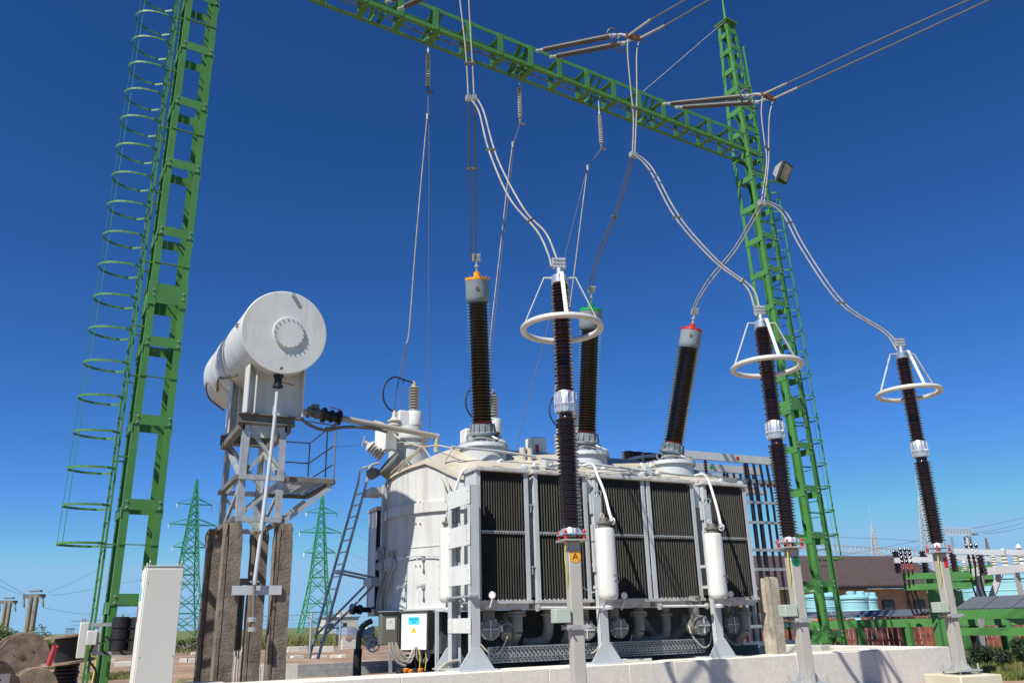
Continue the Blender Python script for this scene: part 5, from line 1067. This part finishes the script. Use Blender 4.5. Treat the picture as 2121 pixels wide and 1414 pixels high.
# green cable support tables
def frameat(px,py,d,px2,py2,d2):
    a,b=at(px,py,d=d),at(px2,py2,d=d2); u=V((b.x-a.x,b.y-a.y,0)).normalized(); return a,b,u,V((-u.y,u.x,0))
GT=T('cable_trestle','long green steel cable trestle with slate grey lid sheets behind the wall','cable trestle',at(1820,1300,d=26))
a,b=at(1560,1300,d=27),at(2160,1288,d=24.5); a.z=b.z=1.27
u=(b-a).normalized(); w=V((-u.y,u.x,0))
if w.dot(Fw)<0: w=-w
MB().bar(a,b,.10,.24,Z_).o('front_beam',GREEN,GT); MB().bar(a+w*1.0,b+w*1.0,.10,.24).o('rear_beam',GREEN,GT)
le=(b-a).length; n=10
for i in range(n):
    p=a+u*(le*(i+.5)/n)+w*.5; lz=V((0,0,1))
    o=MB().box(p+Z_*.30,(le/n-.02,1.06,.03),(u,(w+Z_*.17).normalized(),u.cross((w+Z_*.17).normalized()))).o('lid_sheet',TRAYC,GT)
for i in range(6):
    p=a+u*(le*(i+.35)/6); MB().bb(p.x-.08,p.x+.08,p.y-.08,p.y+.08,GZ,p.z).o('trestle_leg',GREEN,GT); q=p+w*1.0; MB().bb(q.x-.08,q.x+.08,q.y-.08,q.y+.08,GZ,p.z).o('trestle_leg',GREEN,GT)
GT2=T('cable_trestle','raised green cable trestle with slate lid at the right photo edge','cable trestle',at(2060,1260,d=22))
a2,b2=at(1955,1273,d=23),at(2160,1255,d=21); b2.z=a2.z
u2=(b2-a2).normalized(); w2=V((-u2.y,u2.x,0)); w2=-w2 if w2.dot(Fw)<0 else w2
MB().bar(a2,b2,.10,.24).o('front_beam',GREEN,GT2); MB().bar(a2-Z_*.44,b2-Z_*.44,.10,.20).o('lower_beam',GREEN,GT2)
for f in (.02,.95): p=a2+(b2-a2)*f; MB().bb(p.x-.09,p.x+.09,p.y-.05,p.y+.12,GZ,a2.z-.1).o('trestle_leg',GREEN,GT2)
for i in range(3): p=a2+(b2-a2)*((i+.9)/3.4)+w2*.55; vv=(w2+Z_*.30).normalized(); MB().box(p+Z_*.30,((b2-a2).length/3.4-.03,1.1,.03),(u2,vv,u2.cross(vv))).o('lid_sheet',TRAYC,GT2)
# T-shaped cable stands
def tstand(label,px,yt,yb,d,arms,wpx,group):
    c=at(px,1300,d=d); t=T('cable_stand',label,'cable stand',(c.x,c.y,GZ),group); k=d/FPX
    MB().bb(c.x-wpx*k/2,c.x+wpx*k/2,c.y-.1,c.y+.1,GZ-.1,at(px,yt,d=d).z).o('stand_post',GREEN,t)
    for (x0,x1,y) in arms:
        z=at(px,y,d=d).z; p,q=at(x0,y,d=d*1.0),at(x1,y,d=d*.985); p.z=q.z=z
        for o in (-.16,.16): dd=V((-(q-p).y,(q-p).x,0)).normalized()*o; MB().bar(p+dd,q+dd,.08,.17).o('cross_beam',GREEN,t)
        
    return t,c
g='green cable stands behind the third arrester'
ts1,c1_=tstand('green T shaped cable stand left of the third arrester post',1947,1185,1330,24,[(1872,2010,1192),(1874,2010,1214)],24,g)
ts2,c2_=tstand('green T shaped cable stand right of the third arrester post',1995,1180,1330,27,[(1960,2060,1178),(1962,2056,1196),(1990,2058,1208)],20,g)
def leads(px0,d,n,ytop,ybot,dxb,par,step=9,ins=True):
    for i in range(n):
        x=px0+i*step
        MB().tube([at(x,ytop,d=d),at(x+3,ytop+35,d=d),at(x+12,ytop+62,d=d),at(x+dxb*.5,ytop+92,d=d),at(x+dxb,ybot,d=d)],.026,8,5).o('cable',BLACK,par)
        MB().lathe([(.03,0),(.042,.04),(.03,.07),(.042,.11),(.03,.17)],at(x,ytop,d=d),V((0,0,1)),10).o('red_termination',REDB,par)
        MB().lathe(sheds(4,.17,.62,.03,.055),at(x,ytop,d=d),V((0,0,1)),10).o('brown_insulator',PORC,par)
leads(1872,23.8,3,1180,1264,44,ts1); leads(2010,23.5,3,1172,1248,40,ts2,10)
for px,par in ((1860,ts1),(1917,ts1),(1978,ts2),(2035,ts2)):
    for dx in (0,4): MB().lathe(sheds(7,0,.62,.05,.10)+[(.04,.66)],at(px+dx,1187,d=24+.5*(dx>0)),Z_,12).o('brown_insulator',PORC,par)
bz=at(1850,1158,d=24); e=at(1935,1160,d=24); 
BB=T('busbar_pair','pale grey overhead busbar channels above the green cable stands at right','busbar',at(1990,1155,d=24))
for (x0,y0,x1,y1,d) in ((1852,1160,1945,1158,24),(1912,1152,2075,1158,25.5),(1974,1141,2078,1144,23.5),(2082,1143,2180,1146,23.0)):
    MB().bar(at(x0,y0,d=d),at(x1,y1,d=d*.99),.12,.15).o('busbar',LGREY,BB)
# white isolators at the right edge
IS=T('isolator_frame','grey steel frame carrying white ribbed insulators at the right photo edge','isolator',(at(2085,1330,d=25).x,at(2085,1330,d=25).y,GZ))
a,b=at(1995,1187,d=25),at(2160,1172,d=23.5); MB().bar(a,b,.14,.22).o('top_beam',TRUSS,IS); a,b=at(2040,1183,d=27),at(2160,1172,d=26); MB().bar(a,b,.14,.2).o('top_beam',TRUSS,IS)
for (x0,y0,x1,y1) in ((2072,1186,2045,1262),(2105,1184,2117,1240),(2030,1190,2032,1340)): MB().bar(at(x0,y0,d=25),at(x1,y1,d=25),.16,.16).o('frame_leg',TRUSS,IS)
p=at(2036,1340,d=25); MB().prism([(-.4,0),(.4,0),(.1,.5),(-.1,.5)],(p.x,p.y,GZ),X_,Z_,Y_,.1).o('frame_foot',GALV,IS)
for px,yb,h,r in ((2062,1176,.38,.09),(2084,1174,.50,.12),(2106,1173,.36,.09),(2022,1178,.26,.08),(2000,1182,.26,.08),(2118,1172,.6,.10)): q=at(px,yb,d=24.8); MB().lathe(sheds(5,0,h,r*.6,r)+[(r*.4,h+.05)],q,Z_,16).o('white_insulator',PORCW,IS)
# blue tanks
def btank(label,px0,px1,yt,d,group='turquoise tanks in the yard at right'):
    p0,p1=at(px0,1290,d=d),at(px1,1290,d=d); c=(p0+p1)/2; r=(p1-p0).length/2; z=at((px0+px1)/2,yt,d=d).z
    t=T('water_tank',label,'tank',(c.x,c.y,GZ),group); b=[(r,GZ)]; k=int((z-GZ)/.35)
    for i in range(k): zz=GZ+(i+.5)*(z-GZ)/k; b+=[(r,zz-.04),(r+.03,zz),(r,zz+.04)]
    MB().lathe(b+[(r,z-.08),(r+.06,z-.07),(r+.06,z),(r*.8,z+.10),(.1,z+.16)],(c.x,c.y,0),n=48).o('shell',TANKB,t)
    q=V((c.x,c.y,z+.06))-Fw*r*.6; 
    for f in (-.5,.5): MB().lathe([(.2,0),(.2,.18),(.16,.22)],(c.x+f*r,c.y-.3*r,z+.05),n=14).o('hatch',TANKB,t)
btank('nearest broad turquoise tank seen through the right gantry tower',1745,1803,1236,38); btank('turquoise tank partly hidden behind the nearest one, at its right',1786,1823,1237,43); btank('turquoise tank directly behind the gantry tower legs',1672,1745,1233,41); btank('wide turquoise tank at the right photo edge behind the isolator frame',1995,2200,1196,40)
p=at(1702,1279,d=30); tag(MB().box(p,(.55,.4,.42)).cyl(p+V((-.15,-.22,0)),p+V((-.15,-.26,0)),.09,n=12).cyl(p+V((.12,-.22,0)),p+V((.12,-.26,0)),.09,n=12).o('orange_box',ORANGE,loc=p),'small orange box behind the gantry tower legs','box')
# brown roofed house
HD=T('brick_house','long tan brick house with brown tiled roof behind the yard at right','house',at(1790,1260,d=52))
a,b=at(1560,1262,d=50),at(1972,1260,d=55); u=V((b.x-a.x,b.y-a.y,0)); lu=u.length; u.normalize(); w=V((-u.y,u.x,0)); w=-w if w.dot(Fw)<0 else w
a0=V((a.x,a.y,GZ)); ez=at(1800,1218,d=52).z
def quad(mb,uvs,pts): mb.add(pts,[(0,1,2,3)])
wl=MB().box(a0+u*lu/2+w*4+Z_*(ez-GZ)/2,(lu,8,ez-GZ),(u,w,Z_)).o('wall',BRICK,HD)
def uvbox(ob,su,o0):
    me=ob.data; uvl=me.uv_layers.new(name='uv'); off=ob.location+wloc(ob.parent)
    for pl in me.polygons:
        for li in pl.loop_indices:
            q=me.vertices[me.loops[li].vertex_index].co+off; uvl.data[li].uv=((q-o0).dot(u)+(q-o0).dot(w)*.7,q.z if su else (q-o0).dot(w)*1.2)
uvbox(wl,1,a0)
rz=at(1800,1158,d=58).z; hw=4.6
rf=MB().prism([(-.6,ez-.05),(4,rz),(8.6,ez-.05),(8.6,ez-.25),(4,rz-.2),(-.6,ez-.25)],a0-u*.5+Z_*0,w,Z_,u,lu+1.0).o('roof',ROOF,HD); uvbox(rf,0,a0)
MB().bar(a0+w*-.62+Z_*(ez-.22)-u*.5,a0+w*-.62+Z_*(ez-.22)+u*(lu+.5),.10,.14).o('gutter',BLACK,rf)
def hp(px,py): # point on the front wall
    v=at(px,py,d=1)-EYE; t=(a0-EYE).dot(w)/v.dot(w); return EYE+v*t
for px,wd in ((1840,.95),(1904,.95)):
    q=hp(px,1255); fr=MB().box(q-w*.03,(wd,.08,.80),(u,w,Z_)).o('window',BLACK,HD); MB().box(q-w*.075,(wd-.2,.02,.62),(u,w,Z_)).o('pane',WINDG,fr)
q=hp(1878,1225); q2=hp(1880,1268); MB().tube([q+u*.3-w*.1+Z_*.1,q-w*.1,q2-w*.1-Z_*1],.06,8).o('downpipe',BLACK,HD)
YH=T('yellow_house','pale yellow rendered gable house glimpsed through the cable rack','house',at(1610,1240,d=62)); p=V((at(1612,1240,d=62).x,at(1612,1240,d=62).y,GZ)); zz=at(1612,1205,d=62).z; zr=at(1612,1185,d=62).z
MB().box(p+Z_*(zz-GZ)/2,(4.5,4,zz-GZ),(u,w,Z_)).prism([(-2.25,zz-GZ),(2.25,zz-GZ),(0,zr-GZ+.5)],p-w*2,u,Z_,w,4).o('wall',YWALL,YH); MB().prism([(-2.6,zz-GZ-.1),(0,zr-GZ+.62),(2.6,zz-GZ-.1),(2.6,zz-GZ-.3),(0,zr-GZ+.42),(-2.6,zz-GZ-.3)],p-w*2.3,u,Z_,w,4.6).o('roof',ROOF,YH); MB().box(p-w*2.02+Z_*2.2,(.9,.05,1),(u,w,Z_)).o('window',WINDG,YH)
# red picket fence
FN=T('picket_fence','weathered red brown picket fence running behind the low concrete wall','fence',(at(1850,1330,d=31).x,at(1850,1330,d=31).y,GZ))
a,b=at(1380,1325,d=33),at(2170,1325,d=27.5); a.z=b.z=GZ; le=(b-a).length; u3=(b-a).normalized(); w3=V((-u3.y,u3.x,0)); rnd=random.Random(5)
pk=MB(); x=0; gaps=[]
while x<le:
    w_=.13+rnd.random()*.05; h=1.12+rnd.random()*.10; an=rnd.uniform(-.03,.03)
    if rnd.random()>.02: pk.box(a+u3*(x+w_/2)+Z_*h/2,(w_,.025,h),((u3+Z_*an).normalized(),w3,(Z_-u3*an).normalized()))
    x+=w_+(.012 if rnd.random()<.82 else .03+rnd.random()*.03)
o=pk.o('picket_row',FENCER,FN)
for z in (.35,.95): MB().bar(a+w3*.05+Z_*z,b+w3*.05+Z_*z,.05,.08).o('fence_rail',FENCER,FN)
# small red machine behind fence gap
p=at(2024,1310,d=26); tag(MB().lathe([(.05,-.3),(.22,-.25),(.24,.1),(.2,.25),(.05,.3)],p,Z_,18).box(p-Z_*.55,(.3,.3,.5)).o('red_drum',FENCER,loc=p),'dull red drum on a stand just right of the third arrester post','drum')
# far gantries and masts
def truss(par,a,b,h,th,n):
    b_=MB(); z=V((0,0,h))
    b_.bar(a,b,th,th).bar(a+z,b+z,th,th)
    for i in range(n): p,q=a.lerp(b,i/n),a.lerp(b,(i+1)/n); b_.bar(p,q+z,th*.6,th*.6).bar(q+z,q,th*.6,th*.6)
    return b_.o('lattice_beam',TRUSS,par)
FG=T('far_gantry','long pale lattice gantry beam above the brown roof','gantry',at(1760,1150,d=110)); a,b=at(1600,1135,d=110),at(1905,1152,d=120); b.z=a.z-.35*0+b.z*0 if 0 else b.z
truss(FG,a,b,.9,.12,34)
for px,py in ((1690,1140),(1870,1151)): q=at(px,py,d=113); MB().bar(V((q.x,q.y,GZ)),q,.4,.4).o('gantry_leg',TRUSS,FG)
def mast(label,px,yt,yb,d,wd):
    p=at(px,yt,d=d); q=at(px+14,yb,d=d); q.x,q.y=p.x,p.y; t=T('lattice_mast',label,'mast',(p.x,p.y,GZ),'pale lattice masts at right'); H=p.z; b=MB()
    H0=q.z-3; N=16
    def c(i,j,z): s=wd*(1-(z-H0)/(H-H0))*.9+.12; return V((p.x+(i-.5)*s,p.y+(j-.5)*s,z))
    for i in (0,1):
        for j in (0,1): b.bar(c(i,j,GZ if 0 else H0),c(i,j,H),.10,.10)
    for k in range(N):
        z0,z1=H0+(H-H0)*k/N,H0+(H-H0)*(k+1)/N
        for (e,f) in (((0,0),(1,0)),((1,0),(1,1)),((1,1),(0,1)),((0,1),(0,0))): b.bar(c(*e,z0),c(*f,z1),.07,.07)
    b.bar(V((p.x,p.y,GZ)),V((p.x,p.y,H0)),wd,wd); b.cyl(V((p.x,p.y,H)),V((p.x,p.y,H+3.0)),.05,.015,8); b.o('mast_lattice',TRUSS,t)
mast('shorter pale lattice mast rising above the brown roof',1806,1090,1150,112,1.3); mast('taller pale lattice mast just left of the third arrester',1904,1030,1140,100,1.5)
G2=T('far_gantry','small pale gantry right of the third arrester with hanging insulators','gantry',at(1995,1110,d=95)); a,b=at(1955,1107,d=96),at(2014,1107,d=92); truss(G2,a,b,.7,.12,9)
q=at(2005,1110,d=93); 
for o,dx in ((-.5,-.35),(.6,.5)): MB().bar(V((q.x+o+dx,q.y,GZ)),V((q.x+o*.3,q.y,q.z)),.25,.25).o('gantry_leg',TRUSS,G2)
MB().bar(at(2014,1106,d=92),at(2024,1106,d=90),.18,.18).o('strain_rod',DSTEEL,G2)
for px in (1970,1998,2006): s=at(px,1111,d=94); MB().cyl(s,s-Z_*1.3,.13,n=8).o('hanging_insulator',BGREY,G2)
P3=pylon('small dark lattice pylon on the skyline at far right',2082,1106,230,[(.80,.10),(.62,.13)],1,R_(20),None,DSTEEL)
for k,(pp) in enumerate((((1990,1098),(2060,1085),(2160,1062)),((2010,1104),(2070,1095),(2160,1073)),((2035,1105),(2090,1098),(2160,1082)),((1640,1110),(1800,1114),(1900,1120)),((1690,1160),(1820,1135),(1908,1118)),((1735,1165),(1850,1148),(1912,1128)))):
    wire(('uppermost of three thin lines slanting up at the right photo edge','middle of three thin lines slanting up at the right photo edge','lowest of three thin lines slanting up at the right photo edge','nearly level thin line above the brown roof','longer sloping thin line above the brown roof ending at the taller mast','shorter sloping thin line above the brown roof ending at the taller mast')[k],[at(x,y,d=95+10*i) for i,(x,y) in enumerate(pp)],.02)
